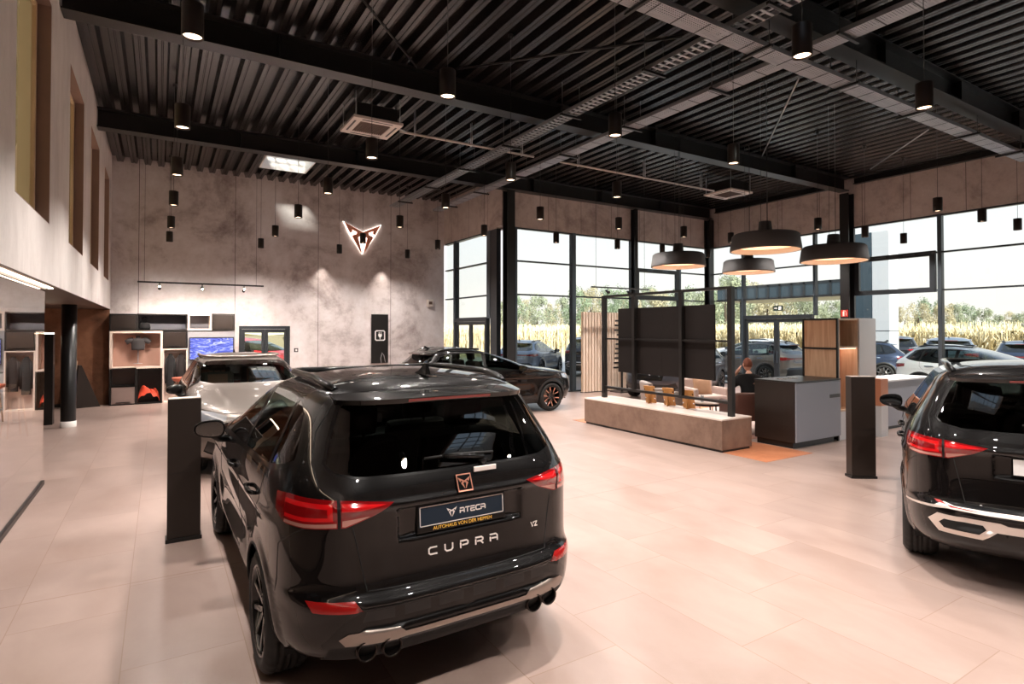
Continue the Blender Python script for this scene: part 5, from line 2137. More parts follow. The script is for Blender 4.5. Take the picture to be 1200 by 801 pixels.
for q in [(-.03, 0, -.20, -.15, 0, .8), (-.03, 0, .15, .20, 0, .8), (-.03, 0, -.15, .15, 0, .05), (-.03, 0, -.15, .15, .75, .8)]:
    f.box(*q, M=Mx)
fr = f.build('picture_frame', M['wood_pale'], es)
MB().box(-.02, -.01, -.15, .15, .05, .75, M=Mx).build('picture', plain('dim_print', (120, 84, 66), .5), fr)


def bar_stool(x, y, seat_m, leg_m, label, zs_=.76, rot=0.0, group=None):
    root = thing('bar_stool', label, 'stool', (x, y, 0), rot, group)
    MB().lathe([(0, zs_ - .05), (.15, zs_ - .045), (.20, zs_ - .01), (.215, zs_ + .05), (.205, zs_ + .052), (.19, zs_), (0, zs_ - .02)], 28).build('seat', seat_m, root)
    for k in range(4):
        a = PI / 4 + k * PI / 2
        MB().tube([(.12 * math.cos(a), .12 * math.sin(a), zs_ - .045), (.21 * math.cos(a), .21 * math.sin(a), 0)], [.018, .013], 8).build('leg', leg_m, root)
    m = MB()
    m.tube([(.175 * math.cos(2 * PI * k / 20), .175 * math.sin(2 * PI * k / 20), .28) for k in range(20)], .009, 6, closed=True)
    m.build('foot_ring', M['galv'], root)
    return root


bar_stool(.47, 15.85, M['terracotta'], M['wood_pale'], 'bar stool with terracotta seat and pale legs before the shelf wall')
bar_stool(-2.75, 15.6, M['stool_wood'], M['stool_wood'], 'added beech bar stool at far left, for one reflected in the glass partition', .76, .2, 'beech stools added for reflections in the glass')  # stools mirrored in the glass, added as solid ones behind it
bar_stool(-2.25, 13.7, M['stool_wood'], M['stool_wood'], 'added beech bar stool nearer the round column, for one reflected in the glass partition', .76, .5, 'beech stools added for reflections in the glass')


# ------------------------------------------------------------------ info pillars beside the cars
def info_pillar(x, y, w, d, h, rot, label):
    root = thing('info_pillar', label, 'info pillar', (x, y, 0), rot)
    MB().box(-w / 2, w / 2, -d / 2, d / 2, .035, h, bev=.004).build('body', M['brown_black'], root)
    MB().box(-w / 2 - .012, w / 2 + .012, -d / 2 - .012, d / 2 + .012, 0, .034, bev=.003).build('foot', M['black'], root)
    MB().box(-w / 2 + .01, w / 2 - .01, -d / 2 - .0015, -d / 2 - .0002, h * .48, h * .484).build('joint', M['black'], root)
    MB().box(-w / 2 + .006, w / 2 - .006, -d / 2 + .006, d / 2 - .006, h + .0004, h + .006).build('top_edge', M['bench_top'], root)
    return root


info_pillar(.205, 6.19, .27, .13, 1.31, 0.0, 'dark info pillar standing left of the foreground car')
info_pillar(7.92, 4.07, .31, .14, 1.33, math.radians(-34), 'dark info pillar standing left of the right-hand car')

# ------------------------------------------------------------------ low bench, frame and screens
bn = thing('display_bench', 'long low brown concrete-look bench with pale top carrying the screen frame', 'bench', (7.95, 7.72, 0))
MB().box(-.34, .34, -1.70, 1.70, 0, .04).build('plinth', M['black'], bn)
MB().box(-.37, .37, -1.72, 1.72, .04, .505, bev=.004).build('body', M['bench'], bn)
MB().box(-.372, .372, -1.722, 1.722, .5055, .53, bev=.004).build('top', M['bench_top'], bn)
FX, FY0, FY1 = 7.98, 6.13, 9.27
fr = thing('screen_frame', 'black open steel frame on the bench that carries the dark screens', 'frame', (FX, 7.7, .5305))
s = .085
for y in (FY0, FY1):
    MB().box(-s / 2, s / 2, y - 7.7 - s / 2, y - 7.7 + s / 2, 0, 2.13).build('post', M['black'], fr)
for z in (.20, 2.09):
    MB().box(-.04, .04, FY0 + s / 2 - 7.7, FY1 - s / 2 - 7.7, z, z + .045).build('rail', M['black'], fr)
MB().box(-.02, .02, FY0 + s / 2 - 7.7, FY1 - s / 2 - 7.7, 1.215, 1.245).build('rail', M['black'], fr)
for y in (8.38, 7.18):
    MB().box(-.035, .035, y - 7.7 - .035, y - 7.7 + .035, .246, 2.089).build('mullion', M['black'], fr)
g = 'dark screens in the steel frame'
for j, zz in enumerate((1.085, 1.733)):
    for i, yy in enumerate((6.51, 7.71)):
        sc_ = thing('display_screen', 'dark screen in the frame, %s %s of four' % (('lower', 'upper')[j], ('right', 'left')[i]), 'screen', (FX + .075, yy + .6, zz), 0, g)
        MB().box(-.018, .018, -.5995, .5995, .0, .6475, bev=.002).build('housing', M['screen'], sc_)
        MB().box(.0185, .022, -.585, .585, .014, .633).build('display', M['gloss_black'], sc_)
for k, (y, lab) in enumerate([(8.10, 'leftmost of three amber wooden brochure stands on the bench'), (7.62, 'middle one of three amber wooden brochure stands on the bench'), (7.16, 'rightmost of three amber wooden brochure stands on the bench')]):
    st = thing('brochure_stand', lab, 'stand', (8.10, y - .02, .5305), math.radians(14), 'wooden brochure stands on the bench')
    Mx = Matrix.Translation((.05, 0, .006)) @ Matrix.Rotation(math.radians(-14), 4, 'Y')
    MB().box(-.008, .008, -.115, .115, 0, .34, M=Mx, bev=.002).build('board', M['wood_amber'], st)
    MB().box(.009, .013, -.11, .11, .02, .33, M=Mx).build('brochure', M['plate_white'], st)
    m = MB()
    for yy in (-.10, .10):
        for zz in (.09, .26):
            m.box(-.014, -.0085, yy - .012, yy + .012, zz, zz + .02, M=Mx)
    m.build('clips', M['chrome'], st)
    MB().prism([(-.05, 0), (.06, 0), (.045, .01), (-.008, .19), (-.016, .19)], lambda a, b, d: Vector((a - .02, d, b)), -.008, .008).build('prop', M['wood_amber'], st)

# ------------------------------------------------------------------ counter and shelf tower
ct = thing('counter', 'dark sided grey counter with flush top beside the bench', 'counter', (9.46, 5.90, 0))
MB().box(-.60, .60, -.28, .38, 0, .10).build('plinth', M['black'], ct)
MB().box(-.64, .68, -.34, .40, .10, 1.075, bev=.004).build('body', M['brown_black'], ct)
MB().box(-.632, .68, -.358, -.3405, .11, 1.07, bev=.002).build('front_panel', M['grey_blue'], ct)
MB().box(-.645, .685, -.362, .41, 1.0755, 1.10, bev=.004).build('worktop', M['black'], ct)
MB().box(.34, .66, -.3605, -.3585, .78, .84).build('recessed_grip', M['black'], ct)
for x in (-.30, .0):
    MB().lathe([(.10, 1.1005), (.10, 1.104), (0, 1.104)], 28, M=Matrix.Translation((x, .12, 0))).build('inlaid_dish', M['chrome'], ct)

yt1 = at_x(941, 400, 10.19)[1]
dt = yt1 - 5.6
tw = thing('shelf_tower', 'grey tower with oak panelled side and copper lit niche behind the counter', 'shelf', (10.54, 5.6, 0))
MB().box(-.34, .30, 0, dt, 0, .50, bev=.003).build('base_cabinet', M['grey_lac_light'], tw)
m = MB()
for (a, b) in ((-.34, -.31), (.27, .30)):
    m.box(a, b, 0, dt, .5005, 2.15)
for z in (.5005, 1.62, 2.12):
    m.box(-.31, .27, 0, dt, z, z + .03)
m.build('carcass', M['wood_pale'], tw)
MB().box(-.31, .27, .30, .32, 1.65, 2.12).build('back_panel', M['wood_oak'], tw)
MB().box(-.31, .27, .30, .32, .5305, 1.62).build('niche_panel', plain('copper_niche', (214, 150, 118), .5), tw)
MB().box(-.30, .26, .02, .29, 1.605, 1.619).build('niche_light', emissive('niche_led', (255, 206, 178), 1.6), tw)
m = MB()
for (y0, y1) in ((0, .03), (dt - .03, dt)):
    m.box(-.375, -.3405, y0, y1, 0, 2.155)
for z in (1.07, 1.60, 2.125):
    m.box(-.375, -.3405, .03, dt - .03, z, z + .03)
m.build('side_frame', M['black'], tw)
for (a, b) in ((1.10, 1.60), (1.63, 2.125)):
    MB().box(-.360, -.3405, .032, dt - .032, a + .002, b - .002).build('oak_panel', M['wood_oak'], tw)
MB().box(-.365, -.3405, .032, dt - .032, .02, 1.068).build('lower_side', M['brown_black'], tw)
pnl = tag(MB().box(10.842, 11.42, 5.58, 6.14, 0, 2.16, bev=.004).build('tall_cabinet', M['grey_lac_light']), 'tall plain pale grey cabinet right of the open oak box', 'cabinet')

dk = thing('reception_desk', 'pale grey desk behind the right info pillar', 'desk', (12.3, 5.72, 0))
MB().box(-.82, 1.6, 0, .6, .06, .93, bev=.004).build('body', M['grey_blue'], dk)
MB().box(-.84, 1.62, -.03, .63, .9305, .965, bev=.004).build('top', M['grey_lac_light'], dk)
MB().box(-.78, 1.56, .04, .56, 0, .0595).build('plinth', M['black'], dk)
cb = thing('orange_lit_cube', 'low cabinet with orange lit box glimpsed between pillar and mirror of the right car', 'cabinet', (11.30, 5.38, 0))
MB().box(-.12, .12, 0, .16, 0, .56).build('base', M['grey_lac_light'], cb)
MB().box(-.13, .13, 0, .18, .561, 1.05, bev=.004).build('box', plain('orange_lit_box', (206, 140, 106), .5), cb)  # orange light on the box is put into its colour

# ------------------------------------------------------------------ lounge
structure('floor_lounge', MB().box(7.62, 8.8, 5.25, 9.9, 0.0005, .004).box(8.8, 13.4, 6.5, 9.9, 0.0005, .004), M['rug'])
rg = tag(MB().box(8.75, 12.6, 6.75, 9.6, .0045, .016, bev=.004).build('area_rug', M['fabric_cream']), 'pale lounge rug under the armchairs and round table', 'rug')


def lounge_chair(x, y, rot, mat, leg_m, label, w=.78):
    """faces +Y"""
    root = thing('lounge_chair', label, 'armchair', (x, y, .022), rot)
    MB().box(-w / 2 + .05, w / 2 - .05, -.30, .36, .30, .44, bev=.05).build('seat', mat, root)
    m = MB()
    m.box(-w / 2, w / 2, -.42, -.30, .30, .82, M=Matrix.Translation((0, -.0, 0)) @ Matrix.Rotation(.10, 4, 'X'), bev=.045)
    m.build('backrest', mat, root)
    for s in (-1, 1):
        m = MB()
        m.box(s * w / 2 - .05, s * w / 2 + .05, -.33, .30, .32, .60, bev=.04)
        m.build('armrest', mat, root)
    for sx_ in (-1, 1):
        for sy in (-1, 1):
            MB().tube([(sx_ * (w / 2 - .10), sy * .26, .31), (sx_ * (w / 2 - .03), sy * .32, 0)], [.022, .015], 8).build('leg', leg_m, root)
    MB().box(-w / 2 + .04, w / 2 - .04, -.28, .30, .27, .30).build('seat_frame', M['wood_amber'], root)
    return root


lounge_chair(9.50, 6.94, math.radians(-32), M['leather'], M['wood_amber'], 'brown leather armchair with the seated man, its back to the camera')
lounge_chair(9.55, 9.05, math.radians(-120), M['fabric_grey'], M['wood_pale'], 'light grey armchair behind the middle of the screen frame')
lounge_chair(10.75, 8.95, math.radians(160), M['fabric_cream'], M['wood_pale'], 'cream armchair across the round table, facing the bench')
tb = thing('coffee_table', 'low round dark coffee table with pale top in the lounge', 'table', (9.55, 7.95, .019))
MB().lathe([(0, .44), (.36, .44), (.36, .462), (0, .462)], 40).build('table_top', M['bench_top'], tb)
MB().lathe([(.33, .395), (.34, .439), (.0, .439)], 40).build('rim', M['black'], tb)
for k in range(3):
    a = 2 * PI * k / 3 + .4
    MB().tube([(.27 * math.cos(a), .27 * math.sin(a), .42), (.31 * math.cos(a), .31 * math.sin(a), 0)], .015, 8).build('leg', M['black'], tb)
gl = thing('drinking_glass', 'tall clear glass standing on the round coffee table', 'glass', (9.40, 7.92, .4815))
MB().lathe([(0, 0), (.030, 0), (.036, .14), (.033, .14), (.028, .01), (0, .01)], 24).build('glass', glass_mat('tumbler', (232, 238, 240), ior=1.5, boost=1.6), gl)
cu = thing('cushion', 'tan woven cushion leaning in the cream armchair', 'cushion', (10.62, 8.80, .46), math.radians(160))
m = MB()
n = 14
vs = []
for sgn in (1, -1):
    for j in range(n + 1):
        for i in range(n + 1):
            u, v = 2 * i / n - 1, 2 * j / n - 1
            t = .065 * (1 - u ** 4) * (1 - v ** 4) ** .8
            vs.append((u * .22, -.17 + sgn * t - .10 * (v + 1) / 2, .19 + v * .19))
k2 = (n + 1) ** 2
fs = [(s * k2 + j * (n + 1) + i, s * k2 + j * (n + 1) + i + 1, s * k2 + (j + 1) * (n + 1) + i + 1, s * k2 + (j + 1) * (n + 1) + i) for s in (0, 1) for j in range(n) for i in range(n)]
m.add(vs, fs, 0, True)
m.build('cover', plain('tan_weave', (168, 132, 104), .9, noise=.25, nscale=60), cu)

# ------------------------------------------------------------------ slatted panel and display rack by the far windows
M['slat'] = wood_mat('slat_wood', (214, 190, 168), (234, 214, 196))
sp = thing('slat_panel', 'pale wooden slatted panel standing before the far windows', 'panel', (12.35, 14.0, 0))
m = MB()
m.box(-1.2, 1.25, .03, .05, 0.02, 2.50)
m.build('backing', M['wood_pale'], sp)
ns = 21
for k in range(ns):
    u = -1.2 + (k + .5) * 2.45 / ns
    MB().box(u - .040, u + .040, -.035, .029, .02, 2.50, bev=.004).build('slat', M['slat'], sp)
MB().box(-1.22, 1.27, -.04, .06, 0, .0195).build('base_rail', M['black'], sp)
rk = thing('display_rack', 'black rack of short horizontal bars before the slatted panel', 'rack', (12.35, 13.55, 0))
m = MB()
m.box(.0, .05, -.02, .02, 0, 2.32)
m.box(-.25, .45, -.25, .25, 0, .02)
m.build('post', M['black'], rk)
for k in range(11):
    z = .75 + k * .145
    MB().box(-.35 - (.12 if k > 7 else 0) + .02 * k, .48, -.06, -.021, z, z + .055, M=Matrix.Rotation(.0, 4, 'Y'), bev=.006).build('bar', M['black'], rk)

A, B = at_y(693, 334, 12.9), at_y(760, 341, 12.9)
zt2 = (A[2] + B[2]) / 2
t2 = thing('lighting_track', 'thin suspended track with small spots before the far windows, above the slatted panel', 'track light', ((A[0] + B[0]) / 2, 12.9, zt2))
hw = (B[0] - A[0]) / 2
MB().box(-hw, hw, -.018, .018, -.02, .02).build('rail', M['black'], t2)
for u in (-hw * .85, hw * .85):
    MB().tube([(u, 0, .02), (u, 0, ZD - zt2)], .005, 5).build('cable', M['black'], t2)
for u in (-hw * .45, hw * .3):
    MB().tube([(u, 0, -.02), (u, 0, -.07)], .012, 8).lathe([(0, -.09), (.035, -.09), (.045, .06), (.04, .06), (.0, .03)], 18, M=Matrix.Translation((u, 0, -.12)) @ Matrix.Rotation(math.radians(115), 4, 'X')).build('track_spot', M['black'], t2)

# signs
p = at_x(912, 361, XD - .05)
ex = thing('exit_sign', 'small dark exit pictogram sign above the glazed door on the right', 'sign', (XD - .06, p[1], p[2]))
MB().box(-.012, .012, -.17, .17, -.085, .085, bev=.003).build('housing', plain('sign_green', (34, 50, 46), .4), ex)
m = MB()
pl = lambda a, b, d: Vector((-.0125 - d, -a, b))
m.prism([(.02, -.06), (.12, -.06), (.12, .06), (.02, .06)], pl, 0, .002)
ribbon(m, [(-.12, 0), (-.03, 0)], .02, pl, 0, .002)
ribbon(m, [(-.06, .03), (-.03, 0), (-.06, -.03)], .016, pl, 0, .002)
m.build('pictogram', M['white'], ex)
p = at_x(985, 367, XD - .35)
rs_ = thing('fire_sign', 'small red square fire sign with white symbol on the right column', 'sign', (XD - .33, 9.25, p[2]))
MB().box(-.006, .006, -.10, .10, -.10, .10).build('plate', M['red'], rs_)
m = MB()
pl = lambda a, b, d: Vector((-.0062 - d, -a, b))
m.prism([(-.05, -.08), (.0, -.08), (.0, .05), (-.05, .05)], pl, 0, .001)
ribbon(m, [(-.025, .05), (-.025, .08), (.05, .06)], .014, pl, 0, .001)
ribbon(m, [(.05, -.06), (.05, .03)], .02, pl, 0, .001)
m.build('symbol', M['white'], rs_)
# ------------------------------------------------------------------ seated man, seen from behind
def skin_mesh(name, verts, edges, radii, mat, parent, root_i=0, lvl=2):
    me = bpy.data.meshes.new(name)
    me.from_pydata(verts, edges, [])
    o = bpy.data.objects.new(name, me)
    link(o, parent)
    o.modifiers.new('skin', 'SKIN')
    me.attributes  # noqa
    if not me.skin_vertices:
        bpy.context.view_layer.objects.active = o
    lay = me.skin_vertices[0].data if me.skin_vertices else None
    if lay:
        for i, r in enumerate(radii):
            lay[i].radius = (r, r) if not isinstance(r, tuple) else r
            lay[i].use_root = (i == root_i)
    s = o.modifiers.new('sub', 'SUBSURF')
    s.levels = lvl
    s.render_levels = lvl
    o.modifiers['skin'].use_smooth_shade = True
    me.materials.append(mat)
    return o


man = thing('person', 'man in black shirt with short auburn hair seated in the brown armchair, back to us', 'person', (9.54, 6.99, .022), math.radians(-32))
# body faces +Y, seated: pelvis at seat height
V_ = [(0, -.10, .53), (0, -.12, .70), (0, -.14, .88), (0, -.13, 1.02), (0, -.115, 1.10), (0, -.09, 1.16)]
E_ = [(0, 1), (1, 2), (2, 3), (3, 4), (4, 5)]
Rr = [(.150, .115), (.140, .10), (.150, .10), (.12, .08), (.052, .052), (.052, .055)]


def chain(start, pts, rs):
    i = start
    for p, r in zip(pts, rs):
        V_.append(p)
        Rr.append((r, r))
        E_.append((i, len(V_) - 1))
        i = len(V_) - 1
    return i


for s in (-1, 1):
    k = chain(0, [(s * .10, 0.0, .52), (s * .15, .36, .53), (s * .16, .40, .26), (s * .16, .38, .07), (s * .17, .52, .045)], [.095, .072, .055, .042, .036])
# left arm raised to the ear, right arm on the armrest
la = chain(3, [(-.21, -.13, 1.00), (-.325, -.02, .80), (-.19, .03, 1.08)], [.055, .045, .032])
ra = chain(3, [(.21, -.13, 1.00), (.305, -.04, .75), (.24, .18, .66)], [.055, .045, .032])
# palms and fingers
lp = chain(la, [(-.14, -.01, 1.17)], [.032])
for q, d in enumerate(((-.018, .0), (-.006, .01), (.006, .012), (.018, .006))):
    chain(lp, [(-.128, d[0] - .02, 1.215), (-.105, d[0] - .03, 1.245)], [.010, .008])
chain(lp, [(-.135, .035, 1.18), (-.118, .05, 1.205)], [.011, .009])
rp = chain(ra, [(.235, .25, .645)], [.032])
for q in (-.024, -.008, .008, .024):
    chain(rp, [(.235 + q, .30, .635), (.235 + q, .335, .615)], [.010, .008])
chain(rp, [(.195, .27, .64), (.185, .30, .63)], [.011, .009])
body_o = skin_mesh('body', V_, E_, Rr, M['skin'], man)
# head as a shaped surface with face
hd_ = MB()
n, mm = 28, 20
vs = []
for i in range(mm + 1):
    th = PI * i / mm
    for k in range(n):
        a = 2 * PI * k / n
        x, y, z = math.sin(th) * math.cos(a), math.sin(th) * math.sin(a), math.cos(th)
        wz = 1 - .22 * max(0, -z) ** 1.2
        X, Y, Z = x * .078 * wz, y * .098 * (1 - .10 * max(0, -z)), z * .122
        if y > .3:
            Y += .022 * math.exp(-((X / .016) ** 2) - ((Z + .012) / .028) ** 2)      # nose
            Y -= .010 * (math.exp(-(((abs(X) - .032) / .016) ** 2) - ((Z - .018) / .014) ** 2))  # eye sockets
            Y += .006 * math.exp(-((X / .024) ** 2) - ((Z + .052) / .010) ** 2)    # mouth
            Y += .008 * math.exp(-((X / .03) ** 2) - ((Z + .095) / .02) ** 2)      # chin
        vs.append((X, Y - .06, Z + 1.265))
hd_.add(vs, [(i * n + k, (i + 1) * n + k, (i + 1) * n + (k + 1) % n, i * n + (k + 1) % n) for i in range(mm) for k in range(n)], 0, True)
for s in (-1, 1):
    hd_.lathe([(0, -.008), (.030, -.006), (.033, .004), (.02, .008), (0, .004)], 16, M=Matrix.Translation((s * .080, -.065, 1.262)) @ Matrix.Rotation(PI / 2, 4, 'Y') @ Matrix.Diagonal((1, .65, 1, 1)))
hd_.build('head', M['skin'], man)
hr = MB()
vs, keep = [], {}
for i in range(mm + 1):
    th = PI * i / mm
    for k in range(n):
        a = 2 * PI * k / n
        x, y, z = math.sin(th) * math.cos(a), math.sin(th) * math.sin(a), math.cos(th)
        wob = 1.06 + .02 * math.sin(7 * a + 5 * th)
        vs.append((x * .078 * wob, y * .098 * wob - .06, z * .122 * wob + 1.267))
fs = []
for i in range(mm):
    for k in range(n):
        a = 2 * PI * (k + .5) / n
        z = math.cos(PI * (i + .5) / mm)
        lim = -.35 if math.sin(a) < -.15 else (.10 if math.sin(a) < .35 else .55)
        if z > lim:
            fs.append((i * n + k, (i + 1) * n + k, (i + 1) * n + (k + 1) % n, i * n + (k + 1) % n))
hr.add(vs, fs, 0, True)
hr.build('hair', M['hair'], man)
# clothes: black shirt and dark trousers over the body
sv = [(0, -.10, .50), (0, -.12, .70), (0, -.14, .88), (0, -.13, 1.02), (0, -.115, 1.10),
      (-.215, -.13, 1.00), (-.33, -.02, .80), (-.23, .015, 1.0), (.215, -.13, 1.00), (.31, -.04, .75), (.245, .14, .675)]
skin_mesh('shirt', sv, [(0, 1), (1, 2), (2, 3), (3, 4), (3, 5), (5, 6), (6, 7), (3, 8), (8, 9), (9, 10)],
          [(.17, .135), (.16, .12), (.178, .122), (.178, .118), (.078, .075), .092, .066, .048, .092, .066, .048], M['cloth_black'], man)
tv_ = [(0, -.10, .53)]
te, trr = [], [(.165, .13)]
for s in (-1, 1):
    b0 = len(tv_)
    tv_ += [(s * .10, 0.0, .52), (s * .15, .36, .53), (s * .16, .40, .26), (s * .16, .385, .10)]
    trr += [.107, .084, .068, .06]
    te += [(0, b0), (b0, b0 + 1), (b0 + 1, b0 + 2), (b0 + 2, b0 + 3)]
skin_mesh('trousers', tv_, te, trr, plain('navy_trousers', (30, 34, 46), .85), man)
for s in (-1, 1):
    MB().box(s * .165 - .045, s * .165 + .045, .31, .60, .0, .085, bev=.035).build('shoe', M['black'], man)
# ------------------------------------------------------------------ outdoors
structure('floor_forecourt', (lambda m: (m.box(XD + .02, 34, -30, 60, -.3, -.02), m.box(XA, XD + .02, YC + .14, 60, -.3, -.021), m.box(-40, XA, 26.2, 60, -.3, -.022), m)[3])(MB()), plain('pale_paving', (196, 190, 184), .8, noise=.06, nscale=2))
structure('ground_field', MB().box(-120, 400, -200, 400, -.6, -.31), plain('field_soil', (176, 154, 110), .9, noise=.12, nscale=.5))


def copy_car(src, label, x, y, rot, pm, group=None):
    o = dup_tree(src)
    o.location = (x, y, -.02)
    o.rotation_euler = (0, 0, rot)
    o['label'] = label
    if group:
        o['group'] = group
    for ch in o.children:
        if ch.name.split('.')[0] == 'body':
            ch.material_slots[0].link = 'OBJECT'
            ch.material_slots[0].material = pm
    return o


def head(dx, dy):
    return math.atan2(-dx, dy)


# simple-resolution cars for the forecourt
low_c, bl_c = make_car(coupe_spec('coupe_s', (M['rim_black'], M['rim_silver'])), 'car', 'grey blue crossover seen from behind through the far window left of the slatted panel', pm=M['paint_grey'], lod=.6)
low_c.location = (13.0, 20.4, -.02)
low_c.rotation_euler = (0, 0, head(.80, .60))
lsp = suv_spec('city')
lsp['rail'] = (-.28, 1.0, 1.548, M['satin_silver'])
low_s, bl_s = make_car(lsp, 'car', 'grey blue estate-like car with roof rails outside the right window, seen from behind', pm=M['paint_grey'], lod=.6)
low_s.location = (25.6, 9.9, -.02)
low_s.rotation_euler = (0, 0, head(.93, .37))

copy_car(low_s, 'grey car outside, cut by the left edge of the slatted panel', 15.6, 19.2, head(.80, .60), M['paint_dark'])
copy_car(low_c, 'dark car outside, glimpsed through the door beside the corner column', 11.4, 27.5, head(.3, .95), M['paint_dark'])
copy_car(low_c, 'pale grey car outside behind the right end of the screens', 19.6, 12.9, head(0, 1), M['paint_silver'])
copy_car(low_c, 'white car outside, seen through the glazed door behind the seated man', 25.0, 16.9, head(0, 1), M['paint_white'])
copy_car(low_c, 'dark blue car outside, just right of the pale tall cabinet', 23.6, 11.4, head(-.55, .83), M['paint_navy'])
copy_car(low_s, 'dark car farther back outside between the blue car and the grey estate', 29.0, 13.3, head(.9, .43), M['paint_dark'])
copy_car(low_c, 'dark blue car outside at the right picture edge', 28.6, 8.6, head(.93, .37), M['paint_navy'])
copy_car(low_c, 'white car parked side-on close outside the right window, beyond the black car', 19.5, 7.9, head(0, -1), M['paint_white'])
# cars standing inside / in the hall behind
d = copy_car(low_c, 'dark grey car inside the showroom behind the screen frame, front towards the camera', 14.7, 12.75, head(-.93, -.36), M['paint_dark'])
d.location.z = 0
r_ = copy_car(low_s, 'red car in the hall behind the glazed back door', 2.15, 22.3, head(.6, -.8), M['paint_red'])
r_.location.z = 0
b_ = copy_car(low_c, 'black car in the hall behind the glazed back door, right of the red one', 5.6, 23.6, head(.8, -.6), M['paint_black'])
b_.location.z = 0

for (lx, ly) in ((2.4, 20.6), (5.6, 21.4)):  # unseen lamps added to brighten the dim hall
    hl = thing('added_hall_lamp', 'unseen lamp added to brighten the hall behind the glazed back door', 'lamp', (lx, ly, 3.9), 0, 'lamps added to brighten the hall')
    MB().lathe([(.30, .0), (.32, .02), (.32, .099), (0, .099)], 28).build('housing', M['white'], hl)
    MB().lathe([(.28, .0), (.28, -.012), (0, -.014)], 28).build('diffuser', M['led_warm'], hl)
    spot(hl, (0, 0, -.05), 700, 150, 1.0, (1.0, .95, .9), .2)

# neighbour canopy and sign tower
XC = 30.0
a, b = at_x(840, 338, XC), at_x(990, 326, XC)
c_, d_ = at_x(840, 354, XC), at_x(990, 346, XC)
zt_, zb_ = (a[2] + b[2]) / 2, (c_[2] + d_[2]) / 2
cn = thing('canopy', 'neighbouring flat canopy with blue glass fascia beyond the right-hand door', 'canopy', (XC, (a[1] + b[1]) / 2, 0))
hy = (a[1] - b[1]) / 2
MB().box(0.05, 4.0, -hy, hy, zb_, zt_ - .1).build('roof', M['frame'], cn)
m = MB()
nn = 11
for k in range(nn):
    y0, y1 = -hy + 2 * hy * k / nn, -hy + 2 * hy * (k + 1) / nn
    MB().box(-.02, .04, y0 + .06, y1 - .06, zb_ + .12, zt_ - .12).build('fascia_glass', M['ext_glass'], cn)
    m.box(-.06, .045, y0 - .06, y0 + .06, zb_, zt_)
m.box(-.06, .045, -hy, hy, zb_, zb_ + .12).box(-.06, .045, -hy, hy, zt_ - .12, zt_)
m.build('fascia_frame', M['frame'], cn)
for y in (-hy + .3, hy - .3):
    MB().box(2.0, 2.25, y - .12, y + .12, -.3, zb_).build('post', M['frame'], cn)
XP = 27.5
p, q = at_x(1007, 275, XP), at_x(1047, 275, XP)
py = thing('sign_tower', 'slim tower with dark glass and pale cladding outside the right window', 'tower', (XP, (p[1] + q[1]) / 2, -.02))
wy = abs(p[1] - q[1]) / 2
MB().box(-.4, .4, wy * .02, wy, 0, p[2], bev=.02).build('glass_half', M['ext_glass'], py)
MB().box(-.4, .4, -wy, wy * .02 - .02, 0, p[2], bev=.02).build('clad_half', M['grey_lac_light'], py)
for z in (1.9, 3.6):
    MB().box(-.405, .405, -wy * 1.005, wy * 1.005, z, z + .03).build('joint', M['frame'], py)

# maize field
rf = np.random.default_rng(11)
m = MB()
cnt = 0
vs, fs = [], []


def maize(n, fx):
    for _ in range(n):
        x, y = fx()
        h = 1.7 + rf.uniform(0, .75)
        a = rf.uniform(0, PI)
        for l in range(3):
            a2 = a + rf.uniform(-.6, .6) + l * 2.1
            ln, z0 = rf.uniform(.35, .8), h * rf.uniform(.35, .8)
            dx, dy = math.cos(a2), math.sin(a2)
            wx, wy_ = -dy * .028, dx * .028
            b0 = len(vs)
            vs.extend([(x - wx, y - wy_, z0 - .3), (x + wx, y + wy_, z0 - .3), (x + dx * ln * .6 + wx, y + dy * ln * .6 + wy_, z0 + .35), (x + dx * ln * .6 - wx, y + dy * ln * .6 - wy_, z0 + .35), (x + dx * ln, y + dy * ln, z0 + .1)])
            fs.append((b0, b0 + 1, b0 + 2, b0 + 3))
            fs.append((b0 + 3, b0 + 2, b0 + 4))
        b0 = len(vs)
        vs.extend([(x - .03, y, 0 - .31), (x + .03, y, 0 - .31), (x + .02, y, h), (x - .02, y, h)])
        fs.append((b0, b0 + 1, b0 + 2, b0 + 3))


maize(4000, lambda: (rf.uniform(8, 42), 36 + abs(rf.normal(0, 4))))
maize(6000, lambda: (36 + abs(rf.normal(0, 4)), rf.uniform(-6, 40)))
m.add(vs, fs)
mm_, ntm, bm_ = new_mat('maize')
tcm = N(ntm, 'ShaderNodeTexCoord')
nzm = N(ntm, 'ShaderNodeTexNoise', i_Scale=1.3, i_Detail=4.0)
L(ntm, tcm.outputs['Object'], nzm.inputs['Vector'])
rm_ = ramp(ntm, [(.3, rgb((216, 198, 150))), (.7, rgb((240, 228, 196)))])
L(ntm, nzm.outputs['Fac'], rm_.inputs[0])
L(ntm, rm_.outputs[0], bm_.inputs['Base Color'])
bm_.inputs['Roughness'].default_value = .8
# bumpy crop surface running back to the trees
cx = MB()
gx = 60
V2 = []
for j in range(gx + 1):
    for i in range(gx + 1):
        V2.append((i / gx, j / gx))


def sheet(fn):
    b = MB()
    P = [fn(u, v) for u, v in V2]
    m.add(P, [(j * (gx + 1) + i, j * (gx + 1) + i + 1, (j + 1) * (gx + 1) + i + 1, (j + 1) * (gx + 1) + i) for j in range(gx) for i in range(gx)])


sheet(lambda u, v: (-20 + 95 * u, 37 + 30 * v, 1.55 + rf.uniform(0, .45)))
sheet(lambda u, v: (37 + 30 * v, 40 - 90 * u, 1.55 + rf.uniform(0, .45)))
cf = m.build('maize_field', mm_, fix=False)
cf['kind'] = 'stuff'
tag(cf, 'ripe yellow maize field beyond the parked cars outside', 'maize field')

